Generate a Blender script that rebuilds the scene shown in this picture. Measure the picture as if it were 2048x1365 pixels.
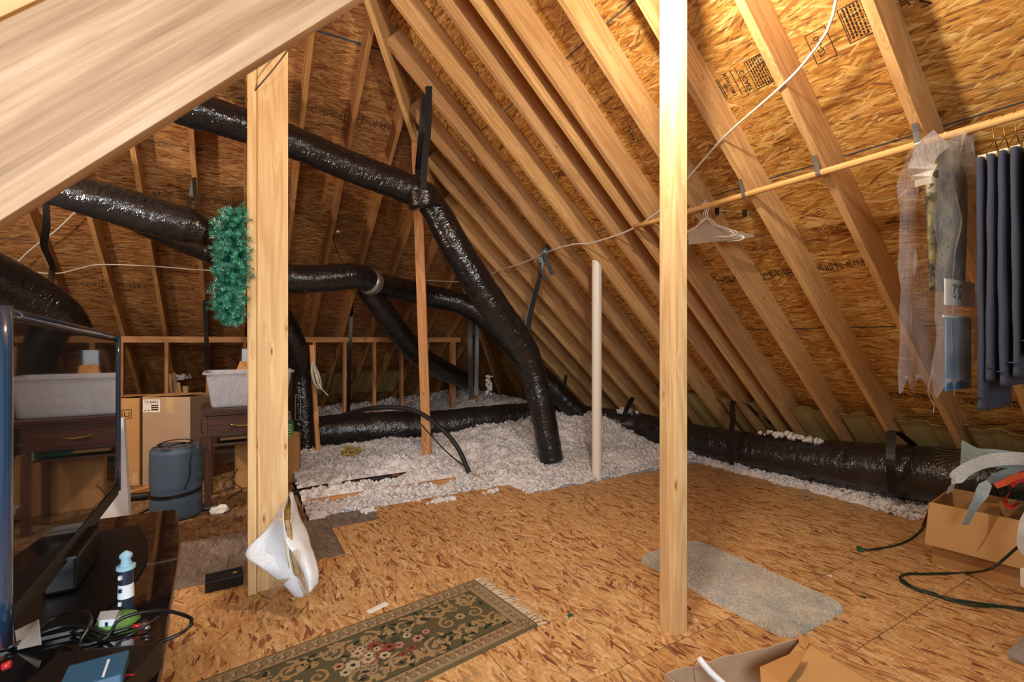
import bpy, bmesh, math, random
import numpy as np
from mathutils import Vector, Matrix, noise

# ------------------------------------------------------------------ scene, camera, light
scn = bpy.context.scene
for o in list(bpy.data.objects): bpy.data.objects.remove(o)
COL = scn.collection
scn.view_settings.view_transform = 'Standard'
scn.view_settings.look = 'None'
scn.view_settings.gamma = 1.0
scn.view_settings.use_curve_mapping = False
scn.view_settings.exposure = 0.0

CAMH = 1.25
cam = bpy.data.cameras.new('camera'); co = bpy.data.objects.new('camera', cam); COL.objects.link(co)
cam.lens = 960/2048*36; cam.sensor_width = 36; cam.clip_start = .02
co.location = (0, 0, CAMH); co.rotation_euler = (math.pi/2, 0, math.radians(-30))
cam.dof.use_dof = True; cam.dof.focus_distance = 3.0; cam.dof.aperture_fstop = 5.0
scn.camera = co

w = bpy.data.worlds.new('World'); scn.world = w; w.use_nodes = True
w.node_tree.nodes['Background'].inputs[0].default_value = (1.0, .90, .80, 1)
w.node_tree.nodes['Background'].inputs[1].default_value = .26

def point(name, loc, e, col, r=.04):
    l = bpy.data.lights.new(name, 'POINT'); l.energy = e; l.color = col; l.shadow_soft_size = r
    o = bpy.data.objects.new(name, l); COL.objects.link(o); o.location = loc; return o
def area(name, loc, tgt, e, col, sx, sy):
    l = bpy.data.lights.new(name, 'AREA'); l.energy = e; l.color = col; l.shape = 'RECTANGLE'; l.size = sx; l.size_y = sy
    o = bpy.data.objects.new(name, l); COL.objects.link(o); o.location = loc
    l.spread = 2.2; o.rotation_euler = (Vector(tgt)-Vector(loc)).to_track_quat('-Z', 'Y').to_euler(); return o
point('bulb_light', (1.27, 1.20, 2.64), 108, (1, .87, .70), .045)
point('far_bulb_light', (-1.55, 3.55, 2.05), 115, (1, .86, .74), .05)
area('cool_fill_light', (-.9, -1.7, 2.0), (-.6, 4.4, .6), 95, (.84, .92, 1.0), 2.0, 1.3)  # cool fill lamp added behind the camera, no window is built there

# ------------------------------------------------------------------ room geometry constants
CR, SR = 4.546, .92       # right slope, underside of rafters: z = CR - SR*x
CB, SB = 6.246, .70       # back slope:  z = CB - SB*y
DR, DB = .25, .225        # vertical rafter depth up to the sheathing
XR = .20                  # ridge
F = 960.0
def ray(px, py):
    r = (px-1024)/F; u = (682-py)/F
    return .5+.8660254*r, .8660254-.5*r, u
def onR(px, py, c=CR):
    dx, dy, u = ray(px, py); t = (c-CAMH)/(u+SR*dx); return Vector((t*dx, t*dy, CAMH+u*t))
def onB(px, py, c=CB):
    dx, dy, u = ray(px, py); t = (c-CAMH)/(u+SB*dy); return Vector((t*dx, t*dy, CAMH+u*t))
def onZ(px, py, z=0.):
    dx, dy, u = ray(px, py); t = (z-CAMH)/u; return Vector((t*dx, t*dy, z))
def atT(px, py, t):
    dx, dy, u = ray(px, py); return Vector((t*dx, t*dy, CAMH+u*t))
V = Vector
R = random.Random(7)

# ------------------------------------------------------------------ object helpers
WM = {}
def put(o, parent=None, M=None):
    M = M or Matrix.Identity(4)
    WM[o.name] = M
    COL.objects.link(o)
    if parent is not None:
        o.parent = parent; o.matrix_local = WM[parent.name].inverted() @ M
    else:
        o.matrix_world = M
    return o
def tag(o, label=None, cat=None, group=None, kind=None):
    if label: o['label'] = label
    if cat: o['category'] = cat
    if group: o['group'] = group
    if kind: o['kind'] = kind
    return o
def thing(name, label, cat, loc=(0, 0, 0), group=None, rz=0):
    o = bpy.data.objects.new(name, None); o.empty_display_size = .05
    put(o, None, Matrix.Translation(V(loc)) @ Matrix.Rotation(rz, 4, 'Z'))
    return tag(o, label, cat, group)
def mesh(name, verts, faces, mats, parent=None, M=None, smooth=False, fm=None, uv=None, recenter=True):
    me = bpy.data.meshes.new(name)
    if not isinstance(verts, np.ndarray): verts = np.array([tuple(v) for v in verts], float)
    if M is None and recenter:
        c = (verts.max(0)+verts.min(0))/2; c[2] = verts[:, 2].min()
        verts = verts-c; M = Matrix.Translation(V(c))
    me.from_pydata(verts.tolist(), [], faces if isinstance(faces, list) else faces.tolist())
    if not isinstance(mats, (list, tuple)): mats = [mats]
    for m in mats: me.materials.append(m)
    if fm is not None: me.polygons.foreach_set('material_index', np.array(fm, dtype=np.int32))
    if smooth: me.polygons.foreach_set('use_smooth', [True]*len(me.polygons))
    if uv is not None:
        ul = me.uv_layers.new(name='UVMap'); li = np.empty(len(me.loops), dtype=np.int32)
        me.loops.foreach_get('vertex_index', li)
        ul.data.foreach_set('uv', np.array(uv)[li].ravel())
    me.update()
    o = bpy.data.objects.new(name, me)
    return put(o, parent, M)

class MB:
    """collects pieces into one mesh"""
    def __init__(s): s.v = []; s.f = []; s.m = []
    def add(s, v, f, mi=0):
        b = len(s.v); s.v += [tuple(x) for x in v]; s.f += [tuple(i+b for i in q) for q in f]; s.m += [mi]*len(f); return s
    def box(s, a, b, mi=0, M=None, bev=0):
        x0, y0, z0 = a; x1, y1, z1 = b
        if bev:
            bm = bmesh.new(); bmesh.ops.create_cube(bm, size=1)
            for vv in bm.verts: vv.co = V(((x0+x1)/2+vv.co.x*(x1-x0), (y0+y1)/2+vv.co.y*(y1-y0), (z0+z1)/2+vv.co.z*(z1-z0)))
            bmesh.ops.bevel(bm, geom=bm.edges[:], offset=bev, segments=2, affect='EDGES', profile=.6)
            bm.verts.index_update()
            v = [vv.co.copy() for vv in bm.verts]; f = [[q.index for q in ff.verts] for ff in bm.faces]; bm.free()
        else:
            v = [V(p) for p in [(x0, y0, z0), (x1, y0, z0), (x1, y1, z0), (x0, y1, z0), (x0, y0, z1), (x1, y0, z1), (x1, y1, z1), (x0, y1, z1)]]
            f = [(0, 3, 2, 1), (4, 5, 6, 7), (0, 1, 5, 4), (1, 2, 6, 5), (2, 3, 7, 6), (3, 0, 4, 7)]
        if M: v = [M @ p for p in v]
        return s.add(v, f, mi)
    def poly(s, pts, th, mi=0, n=None):
        """extruded polygon, pts = 3D list"""
        pts = [V(p) for p in pts]
        n = V(n) if n else (pts[1]-pts[0]).cross(pts[2]-pts[0]).normalized()
        k = len(pts); v = pts+[p+n*th for p in pts]
        f = [tuple(range(k))[::-1], tuple(range(k, 2*k))]+[(i, (i+1) % k, (i+1) % k+k, i+k) for i in range(k)]
        return s.add(v, f, mi)
    def tube(s, pts, r, n=10, mi=0, step=None, cap=True):
        v, f, uv = tube_geo(pts, r, n, step, cap); return s.add(v, f, mi)
    def lathe(s, prof, c=(0, 0, 0), n=24, mi=0, M=None):
        v = []; f = []
        for (r, z) in prof:
            for i in range(n):
                a = 2*math.pi*i/n; v.append(V((c[0]+r*math.cos(a), c[1]+r*math.sin(a), c[2]+z)))
        if M: v = [M @ p for p in v]
        for j in range(len(prof)-1):
            for i in range(n): f.append((j*n+i, j*n+(i+1) % n, (j+1)*n+(i+1) % n, (j+1)*n+i))
        f.append(tuple(range(n))[::-1]); f.append(tuple((len(prof)-1)*n+i for i in range(n)))
        return s.add(v, f, mi)
    def build(s, name, mats, parent=None, smooth=False, M=None, auto=False):
        o = mesh(name, s.v, s.f, mats, parent, M, smooth, s.m)
        if auto:
            o.data.polygons.foreach_set('use_smooth', [True]*len(o.data.polygons)); o.data.set_sharp_from_angle(angle=math.radians(35))
        return o

def catmull(pts, step):
    pts = [V(p) for p in pts]
    if len(pts) == 2:
        n = max(1, int((pts[1]-pts[0]).length/step)); return [pts[0].lerp(pts[1], i/n) for i in range(n+1)]
    P = [pts[0]*2-pts[1]]+pts+[pts[-1]*2-pts[-2]]; out = []
    for i in range(1, len(P)-2):
        a, b, c, d = P[i-1:i+3]; n = max(1, int((c-b).length/step))
        for k in range(n):
            t = k/n; t2 = t*t; t3 = t2*t
            out.append(.5*((2*b)+(c-a)*t+(2*a-5*b+4*c-d)*t2+(3*b-a-3*c+d)*t3))
    out.append(pts[-1]); return out
def tube_geo(pts, r, n=10, step=None, cap=True, wr=0, seed=0, squash=1.0):
    pts = [V(p) for p in pts]
    rr = None
    if step:
        C = catmull(pts, step)
        if not isinstance(r, (int, float)):
            # interpolate radii by nearest fraction
            L = [0]
            for a, b in zip(pts, pts[1:]): L.append(L[-1]+(b-a).length)
            l = [0]
            for a, b in zip(C, C[1:]): l.append(l[-1]+(b-a).length)
            l = [x*L[-1]/l[-1] for x in l]; rr = np.interp(l, L, r)
    else: C = pts; rr = None if isinstance(r, (int, float)) else r
    if rr is None: rr = [r]*len(C)
    T = []
    for i in range(len(C)):
        a = C[max(0, i-1)]; b = C[min(len(C)-1, i+1)]; T.append((b-a).normalized())
    u = T[0].cross(V((0, 0, 1)))
    if u.length < 1e-3: u = T[0].cross(V((1, 0, 0)))
    u.normalize(); v = []; uv = []; s = 0
    for i, c in enumerate(C):
        if i: s += (C[i]-C[i-1]).length
        u = (u-T[i]*u.dot(T[i])).normalized(); w = T[i].cross(u)
        for k in range(n):
            a = 2*math.pi*k/n; q = rr[i]
            if wr:
                ca, sa = math.cos(a), math.sin(a)
                n1 = noise.noise(V((ca*1.1+seed*7, sa*1.1, s*30)))
                n2 = noise.noise(V((ca*1.2+seed*3, sa*1.2+5, s*9)))
                n3 = noise.noise(V((ca*2.2, sa*2.2+seed*5, s*75)))
                q = q*(1+wr*(-.9*abs(n1)+.8*n2+.35*n3))
            v.append(c+(u*math.cos(a)+w*math.sin(a)*squash)*q); uv.append((2*math.pi*rr[i]*min(k, n-k)*2/n, s))
    f = []
    for i in range(len(C)-1):
        for k in range(n): f.append((i*n+k, i*n+(k+1) % n, (i+1)*n+(k+1) % n, (i+1)*n+k))
    if cap: f.append(tuple(range(n))[::-1]); f.append(tuple((len(C)-1)*n+k for k in range(n)))
    return v, f, uv

def tube_obj(name, pts, r, mat, parent=None, n=10, step=.03, wr=0, seed=0, squash=1.0):
    v, f, uv = tube_geo(pts, r, n, step, True, wr, seed, squash)
    return mesh(name, v, f, mat, parent, smooth=True, uv=uv)

def ribbon_geo(pts, side, width, th=.0015, step=.02, ws=None):
    C = catmull(pts, step); v = []; f = []; N = len(C)
    for i, c in enumerate(C):
        T = (C[min(i+1, N-1)]-C[max(i-1, 0)]).normalized()
        sd = V(side) if not callable(side) else side(i/(N-1)); sd = (sd-T*sd.dot(T)).normalized(); nn = T.cross(sd)
        wd = width if ws is None else float(np.interp(i/(N-1), np.linspace(0, 1, len(ws)), ws))
        v += [c-sd*wd/2-nn*th/2, c+sd*wd/2-nn*th/2, c+sd*wd/2+nn*th/2, c-sd*wd/2+nn*th/2]
    for i in range(N-1):
        for k in range(4): f.append((i*4+k, i*4+(k+1) % 4, (i+1)*4+(k+1) % 4, (i+1)*4+k))
    f.append((3, 2, 1, 0)); f.append(tuple((N-1)*4+k for k in range(4)))
    return v, f
def ribbon(name, pts, side, width, mat, parent=None, th=.0015, step=.02, ws=None):
    v, f = ribbon_geo(pts, side, width, th, step, ws); return mesh(name, v, f, mat, parent)

def lumber(name, p0, p1, wd, dp, up, mat, parent=None, anchor='bottom', bev=.002, rough=0):
    """board from p0 to p1. dp measured along 'up' (made square to the axis), wd across. local X is the grain."""
    p0 = V(p0); p1 = V(p1); X = (p1-p0); L = X.length; X.normalize()
    Z = V(up); Z = (Z-X*Z.dot(X)).normalized(); Y = Z.cross(X)
    M = Matrix(((X.x, Y.x, Z.x, p0.x), (X.y, Y.y, Z.y, p0.y), (X.z, Y.z, Z.z, p0.z), (0, 0, 0, 1)))
    z0 = 0 if anchor == 'bottom' else -dp/2
    m = MB().box((0, -wd/2, z0), (L, wd/2, z0+dp), bev=bev)
    return mesh(name, m.v, m.f, mat, parent, M)

def text_mesh(s, size, ext=.0006):
    c = bpy.data.curves.new('txt', 'FONT'); c.body = s; c.size = size; c.align_x = 'CENTER'; c.align_y = 'CENTER'; c.extrude = ext; c.resolution_u = 2
    o = bpy.data.objects.new('txt', c); COL.objects.link(o)
    bpy.context.view_layer.update()
    me = bpy.data.meshes.new_from_object(o.evaluated_get(bpy.context.evaluated_depsgraph_get()))
    v = [x.co.copy() for x in me.vertices]; f = [tuple(p.vertices) for p in me.polygons]
    bpy.data.objects.remove(o); bpy.data.curves.remove(c); bpy.data.meshes.remove(me)
    return v, f
def frame(o, X, Y):
    X = V(X).normalized(); Y = V(Y); Y = (Y-X*Y.dot(X)).normalized(); Z = X.cross(Y); o = V(o)
    return Matrix(((X.x, Y.x, Z.x, o.x), (X.y, Y.y, Z.y, o.y), (X.z, Y.z, Z.z, o.z), (0, 0, 0, 1)))

# ------------------------------------------------------------------ materials
def lin(h, a=1):
    h = h.lstrip('#'); c = [int(h[i:i+2], 16)/255 for i in (0, 2, 4)]
    return tuple([x/12.92 if x <= .04045 else ((x+.055)/1.055)**2.4 for x in c]+[a])
class NT:
    def __init__(s, name):
        s.m = bpy.data.materials.new(name); s.m.use_nodes = True; s.t = s.m.node_tree; s.b = s.t.nodes['Principled BSDF']
        s.out = s.t.nodes['Material Output']
    def n(s, ty, **k):
        x = s.t.nodes.new(ty)
        for a, b in k.items(): setattr(x, a, b)
        return x
    def l(s, a, b): s.t.links.new(a, b)
    def val(s, x, inp):
        if hasattr(x, 'node'): s.l(x, inp)
        else: inp.default_value = x
    def math(s, op, a, b=0., c=0., clamp=False):
        x = s.n('ShaderNodeMath', operation=op); x.use_clamp = clamp
        for i, q in enumerate((a, b, c)):
            s.val(q, x.inputs[i])
        return x.outputs[0]
    def mix(s, f, a, b, mode='MIX'):
        x = s.n('ShaderNodeMix', data_type='RGBA', blend_type=mode)
        s.val(f, x.inputs[0]); s.val(a, x.inputs[6]); s.val(b, x.inputs[7]); return x.outputs[2]
    def mixf(s, f, a, b):
        x = s.n('ShaderNodeMix', data_type='FLOAT'); s.val(f, x.inputs[0]); s.val(a, x.inputs[2]); s.val(b, x.inputs[3]); return x.outputs[0]
    def ramp(s, f, stops, interp='LINEAR'):
        x = s.n('ShaderNodeValToRGB'); r = x.color_ramp; r.interpolation = interp
        while len(r.elements) < len(stops): r.elements.new(.5)
        for e, (p, c) in zip(r.elements, stops): e.position = p; e.color = lin(c) if isinstance(c, str) else ((c, c, c, 1) if isinstance(c, (int, float)) else c)
        s.l(f, x.inputs[0]); return x.outputs[0]
    def mapping(s, vec, loc=(0, 0, 0), rot=(0, 0, 0), sc=(1, 1, 1)):
        x = s.n('ShaderNodeMapping'); s.l(vec, x.inputs[0]); s.val(loc, x.inputs[1]); s.val(rot, x.inputs[2]); s.val(sc, x.inputs[3]); return x.outputs[0]
    def noise(s, vec, scale=5, detail=3, rough=.5, dist=0, dim='3D'):
        x = s.n('ShaderNodeTexNoise', noise_dimensions=dim); s.l(vec, x.inputs['Vector']); x.inputs['Scale'].default_value = scale
        x.inputs['Detail'].default_value = detail; x.inputs['Roughness'].default_value = rough; x.inputs['Distortion'].default_value = dist
        return x.outputs
    def voro(s, vec, scale=5, feature='F1', dim='2D', rnd=1):
        x = s.n('ShaderNodeTexVoronoi', voronoi_dimensions=dim, feature=feature); s.l(vec, x.inputs['Vector']); x.inputs['Scale'].default_value = scale
        x.inputs['Randomness'].default_value = rnd; return x.outputs
    def bump(s, h, st=.3, d=.01, nrm=None):
        x = s.n('ShaderNodeBump'); x.inputs['Strength'].default_value = st; x.inputs['Distance'].default_value = d; s.l(h, x.inputs['Height'])
        if nrm: s.l(nrm, x.inputs['Normal'])
        s.l(x.outputs[0], s.b.inputs['Normal']); return x.outputs[0]
    def obj(s): return s.n('ShaderNodeTexCoord').outputs['Object']
    def rnd(s): return s.n('ShaderNodeObjectInfo').outputs['Random']
    def sep(s, c):
        x = s.n('ShaderNodeSeparateColor'); s.l(c, x.inputs[0]); return x.outputs

def simple(name, col, rough=.6, metal=0, spec=.5, nscale=30, namt=.12, bst=.15, bd=.002, coat=0):
    t = NT(name); c = lin(col) if isinstance(col, str) else col
    o = t.obj(); nz = t.noise(o, nscale, 4)[0]
    dk = tuple(x*(1-namt*2) for x in c[:3])+(1,); lt = tuple(min(1, x*(1+namt)) for x in c[:3])+(1,)
    t.l(t.mix(nz, dk, lt), t.b.inputs['Base Color']); t.b.inputs['Roughness'].default_value = rough; t.b.inputs['Metallic'].default_value = metal
    t.b.inputs['Specular IOR Level'].default_value = spec; t.b.inputs['Coat Weight'].default_value = coat
    if bst: t.bump(nz, bst, bd)
    return t.m

def osb(name, pal, dark='#5a341b', L=.11, W=.020, rough=.5, bst=.5, spread=.45, grime=.0, ang0=0, slit=.66):
    t = NT(name); o = t.obj()
    wn = t.noise(o, 3.0, 2)[1]
    warp = t.n('ShaderNodeVectorMath', operation='SCALE'); t.l(wn, warp.inputs[0]); warp.inputs[3].default_value = .035
    ad = t.n('ShaderNodeVectorMath', operation='ADD'); t.l(o, ad.inputs[0]); t.l(warp.outputs[0], ad.inputs[1]); P = ad.outputs[0]
    angs = [0, .35, -.3, .12, -.12, .6, -.55, .2]
    col = None; h = None
    for i, a in enumerate(angs):
        k = 1.0+.25*((i*37) % 5-2)/2
        r_ = t.mapping(P, (i*3.17, i*1.73, 0), (0, 0, ang0+a*spread/.45))
        m = t.mapping(r_, (0, 0, 0), (0, 0, 0), (1/(L*k), 1/(W*k), 1))
        vo = t.voro(m, 1.0); s3 = t.sep(vo[1])
        cc = t.ramp(s3[1], pal, 'LINEAR')
        # each strand gets a soft darker rim so it reads as a chip
        rim = t.ramp(vo[0], [(.25, 1.0), (.62, .70)])
        cc = t.mix(.55, cc, rim, 'MULTIPLY')
        hh = t.math('ADD', t.math('MULTIPLY', s3[2], .8), t.math('MULTIPLY', vo[0], -.35))
        if col is None: col, h = cc, hh
        else:
            mk = t.math('GREATER_THAN', s3[0], .60 if i < 5 else .90)
            col = t.mix(mk, col, cc); h = t.mixf(mk, h, hh)
    g = t.noise(t.mapping(P, (0, 0, 0), (0, 0, ang0), (14, 160, 1)), 1, 5, .65)[0]
    col = t.mix(1.0, col, t.ramp(g, [(.3, .74), (.68, 1.10)]), 'MULTIPLY')
    # thin dark slits between strands
    sl = t.noise(t.mapping(P, (5, 2, 0), (0, 0, ang0+.18), (9, 75, 1)), 1, 3, .6)[0]
    col = t.mix(t.ramp(sl, [(slit, 0.), (slit+.05, .85)]), col, lin(dark))
    sl2 = t.noise(t.mapping(P, (1, 9, 0), (0, 0, ang0-.25), (11, 90, 1)), 1, 3, .6)[0]
    col = t.mix(t.ramp(sl2, [(slit+.01, 0.), (slit+.06, .8)]), col, lin(dark))
    if grime:
        gn = t.noise(o, 1.7, 5, .6)[0]; col = t.mix(t.math('MULTIPLY', t.ramp(gn, [(.45, 0.), (.75, 1.)]), grime), col, lin('#6d6154'))
    t.l(col, t.b.inputs['Base Color']); t.b.inputs['Roughness'].default_value = rough
    hb = t.math('ADD', h, t.math('MULTIPLY', g, .35)); t.bump(hb, bst, .006)
    return t.m

PAL_ROOF = [(0, '#74461f'), (.08, '#a46d30'), (.25, '#ba8039'), (.5, '#c78f45'), (.75, '#d3a356'), (.96, '#e4bf7c'), (1, '#935c2c')]
PAL_FLOOR = [(0, '#7e4a2e'), (.08, '#a56e42'), (.17, '#c9935a'), (.45, '#d6a468'), (.75, '#deb076'), (.95, '#e8c28c'), (1, '#8e5c38')]
PAL_BACK = [(0, '#6e4022'), (.1, '#9a6234'), (.35, '#b07642'), (.6, '#bd854a'), (.9, '#d09f64'), (1, '#84502c')]
PAL_GREY = [(0, '#6d5c50'), (.3, '#83746a'), (.6, '#8c7e73'), (1, '#9c8d80')]
PAL_OLD = [(0, '#5d3f2a'), (.3, '#80603f'), (.6, '#94714b'), (1, '#b08a5c')]
M_OSB_R = osb('roof_strand_board', PAL_ROOF, L=.11, W=.013, spread=.45, slit=.60)
M_OSB_B = osb('rear_strand_board', PAL_BACK, L=.12, W=.012, spread=.38, slit=.60)
M_OSB_F = osb('floor_strand_board', PAL_FLOOR, dark='#6a3c20', L=.075, W=.013, rough=.62, bst=.2, ang0=math.pi/2, spread=.5)
M_OSB_G = osb('grey_strand_board', PAL_GREY, dark='#4a3d33', L=.09, W=.012, rough=.6, bst=.15, ang0=math.pi/2, grime=.6)
M_OSB_O = osb('old_strand_board', PAL_OLD, dark='#4a3020', L=.09, W=.018, rough=.6, bst=.2, ang0=math.pi/2, grime=.35)

def wood(name, light, mid, darkc, knot='#7c4a26', kn=.5, gs=1.0, rough=.55, kb=12.):
    t = NT(name); o = t.obj(); rn = t.rnd()
    cx = t.n('ShaderNodeCombineXYZ'); t.l(t.math('MULTIPLY', rn, 37.), cx.inputs[0]); t.l(t.math('MULTIPLY', rn, 11.), cx.inputs[1]); t.l(t.math('MULTIPLY', rn, 23.), cx.inputs[2])
    ad = t.n('ShaderNodeVectorMath', operation='ADD'); t.l(o, ad.inputs[0]); t.l(cx.outputs[0], ad.inputs[1]); P = ad.outputs[0]
    big = t.noise(t.mapping(P, sc=(.55, 7, 7)), 1, 2)[0]
    kv = t.voro(t.mapping(P, sc=(4.2, 15, 15)), 1, dim='3D')
    kd = t.ramp(kv[0], [(.02, 1.), (.30, 0.)])
    # growth rings: distance field through warped coordinates, bending round knots
    ring = t.math('SINE', t.math('ADD', t.math('MULTIPLY', big, 62.*gs), t.math('MULTIPLY', kd, kb)))
    ring = t.math('MULTIPLY_ADD', ring, .5, .5)
    fine = t.noise(t.mapping(P, sc=(3, 130, 130)), 1, 4, .6)[0]
    f = t.math('ADD', t.math('MULTIPLY', ring, .24), t.math('MULTIPLY_ADD', fine, .7, .08))
    col = t.ramp(f, [(.15, light), (.5, mid), (.9, darkc)])
    blot = t.noise(t.mapping(P, sc=(1.5, 5, 5)), 1, 3)[0]
    col = t.mix(t.ramp(blot, [(.4, 0.), (.8, .32)]), col, lin(darkc))
    kk = t.ramp(kv[0], [(.03, 1.), (.06, .7), (.10, 0.)])
    cellr = t.sep(kv[1])[0]; on = t.math('GREATER_THAN', cellr, 1-kn)
    col = t.mix(t.math('MULTIPLY', kk, on), col, lin(knot))
    hv = t.n('ShaderNodeHueSaturation'); t.l(col, hv.inputs['Color']); t.l(t.math('MULTIPLY_ADD', rn, .28, .84), hv.inputs['Value']); t.l(t.math('MULTIPLY_ADD', rn, 0.008, .498), hv.inputs['Hue'])
    t.l(hv.outputs[0], t.b.inputs['Base Color']); t.b.inputs['Roughness'].default_value = rough; t.b.inputs['Specular IOR Level'].default_value = .35
    t.bump(t.math('ADD', fine, t.math('MULTIPLY', ring, .3)), .2, .002)
    return t.m
M_RAFT = wood('rafter_pine', '#ddb682', '#cb9c68', '#a87444')
M_RAFTB = wood('rear_rafter_pine', '#cc9a68', '#b5824f', '#8a5a34')
M_POST = wood('post_spruce', '#e8cc9e', '#dcb683', '#c09060', knot='#8a5a34', kn=.75, kb=6.)
M_STUD = wood('stud_fir', '#dba674', '#c98d5a', '#a06a3e')
M_BEAM = wood('near_beam_pine', '#cfb393', '#b08a66', '#7c5638', kn=0., gs=.5, kb=1.5)
M_DESK = wood('desk_oak_veneer', '#6a4a3c', '#553a30', '#3a2620', kn=.0, rough=.25)
M_GOLDW = wood('gold_frame_wood', '#d8bd78', '#bf9c56', '#8a6a34', kn=0)
M_DOWEL = wood('beech_dowel', '#e2b67c', '#d6a468', '#bc8648', kn=.15)

def duct_mat(name, base=(.008, .008, .009, 1), rough=.13):
    t = NT(name); uv = t.n('ShaderNodeTexCoord').outputs['UV']
    a = t.noise(t.mapping(uv, sc=(9, 46, 1)), 1, 2, .5, .8, '2D')[0]
    b = t.noise(t.mapping(uv, sc=(5, 14, 1)), 1, 3, .6, 1.2, '2D')[0]
    c = t.noise(t.mapping(uv, (3, 1, 0), (0, 0, .5), (30, 90, 1)), 1, 1, .5, .4, '2D')[0]
    h = t.math('ADD', t.math('ADD', t.math('MULTIPLY', a, .55), b), t.math('MULTIPLY', c, .22))
    dust = t.ramp(t.noise(t.mapping(uv, sc=(4, 7, 1)), 1, 4, .6, 0, '2D')[0], [(.5, 0.), (.85, .3)])
    t.l(t.mix(dust, base, (.045, .04, .037, 1)), t.b.inputs['Base Color'])
    t.l(t.math('MULTIPLY_ADD', dust, .5, rough), t.b.inputs['Roughness']); t.b.inputs['Specular IOR Level'].default_value = .7
    t.bump(h, 1.0, .0065); return t.m
M_DUCT = duct_mat('black_duct_film'); M_DUCTD = duct_mat('dusty_black_duct_film', (.016, .014, .014, 1), .2)
M_STRAP = simple('black_strap', '#0b0b0d', .4, namt=.2)
M_STRAPG = simple('worn_grey_strap', '#1c1c20', .35, namt=.2)
M_TAPE = simple('foil_tape', '#9c9690', .3, metal=.6)
M_INK = simple('black_ink', '#2a1a10', .7, bst=0)
M_BLUE = simple('blue_edge_paint', '#47525e', .85, nscale=14, namt=.4)
M_GREYEDGE = simple('weathered_edge', '#4a4846', .8, nscale=20, namt=.4)
M_PRINT = simple('white_print', '#9a9a9a', .5, bst=0)
M_PRINTG = simple('grey_print', '#3c3936', .5, bst=0)
M_PVC = simple('cream_pvc', '#e6dfd0', .35, namt=.05)
M_WIRE = simple('white_cable', '#d8cfbf', .4, namt=.06)
M_BLKCABLE = simple('black_cable', '#0c0c0e', .35, namt=.1)
M_GREENW = simple('green_cord', '#16301d', .45, namt=.1)
M_BAFFLE = simple('olive_foam_baffle', '#a8905c', .6, nscale=60)
M_KRAFT = simple('kraft_board', '#b5824a', .75, nscale=6, namt=.08, bst=.1)
M_KRAFT2 = simple('kraft_board_pale', '#c2945c', .75, nscale=5, namt=.08)
M_KRAFTG = simple('kraft_board_greyish', '#b89d80', .75, nscale=5, namt=.06)
M_KRAFTT = simple('packing_tape', '#cdae80', .3, nscale=5, namt=.05)
M_WHITE = simple('white_plastic', '#dfe3e6', .35, namt=.04)
M_PAPER = simple('white_paper', '#ece8de', .7, namt=.05)
M_NAVY = simple('navy_twill', '#3b4152', .85, nscale=240, namt=.18, bst=.2, bd=.001)
M_MAT = simple('blue_grey_vinyl', '#465868', .45, nscale=8, namt=.1)
M_MATIN = simple('grey_pad_inner', '#4c4a52', .8, nscale=30)
M_BLACKP = simple('black_plastic', '#0b0b0d', .3, namt=.1, bst=0)
M_YEL = simple('yellow_label', '#b8a02e', .5, bst=0)
M_GREYFELT = simple('grey_felt', '#9b9389', .9, nscale=220, namt=.25, bst=.5)
M_METAL = simple('zinc_metal', '#b9bcc0', .3, metal=.9, namt=.05)
M_BRASS = simple('brass', '#a4843a', .3, metal=.9)
M_RED = simple('red_plastic', '#b3242a', .4); M_ORANGE = simple('orange_ribbon', '#d8561e', .5)
M_GREENL = simple('green_leaf', '#1f5636', .6); M_BLUEP = simple('blue_petal', '#7e93b8', .6); M_REDP = simple('red_petal', '#9c1f36', .6)
M_GREENBOX = simple('green_carton', '#4f9a4a', .5, bst=0)
M_BRN = simple('brown_resin', '#5a4636', .5); M_GLITTER = simple('gold_tinsel', '#9a8450', .35, metal=.5, nscale=200)
M_GREYHOSE = simple('foam_hose', '#101114', .6, namt=.2)
M_DARK = simple('dark_drywall', '#6f6257', .9)
M_GRASS = simple('painted_grass', '#5d8a3c', .6, nscale=60, namt=.3); M_LWHITE = simple('painted_white', '#d5dade', .5); M_LBLACK = simple('painted_navy', '#1a2533', .4); M_LBLUE = simple('pale_blue_paint', '#8fb4c4', .5)
M_BOOK = simple('pale_blue_cover', '#9fb4c8', .5)
M_RUST = simple('rust_red_scrap', '#a5583c', .7)
M_GLOSSY = None

def glossy(name, col, rough=.03, coat=1):
    t = NT(name); t.b.inputs['Base Color'].default_value = col; t.b.inputs['Roughness'].default_value = rough
    t.b.inputs['Specular IOR Level'].default_value = .9; t.b.inputs['Coat Weight'].default_value = coat; t.b.inputs['Coat Roughness'].default_value = .02
    nz = t.noise(t.obj(), 4, 2)[0]; t.bump(nz, .02, .004); return t.m
M_GLOSS = glossy('piano_black', (.006, .006, .007, 1), .04)
M_NECK = simple('satin_black', '#060607', .35, bst=0)
M_SCREEN = glossy('dark_screen_glass', (.012, .013, .016, 1), .05)
M_BEZEL = glossy('bezel_blue_reflection', (.012, .04, .085, 1), .12)  # black bezel, with its cool blue reflection put into the base colour

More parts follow.
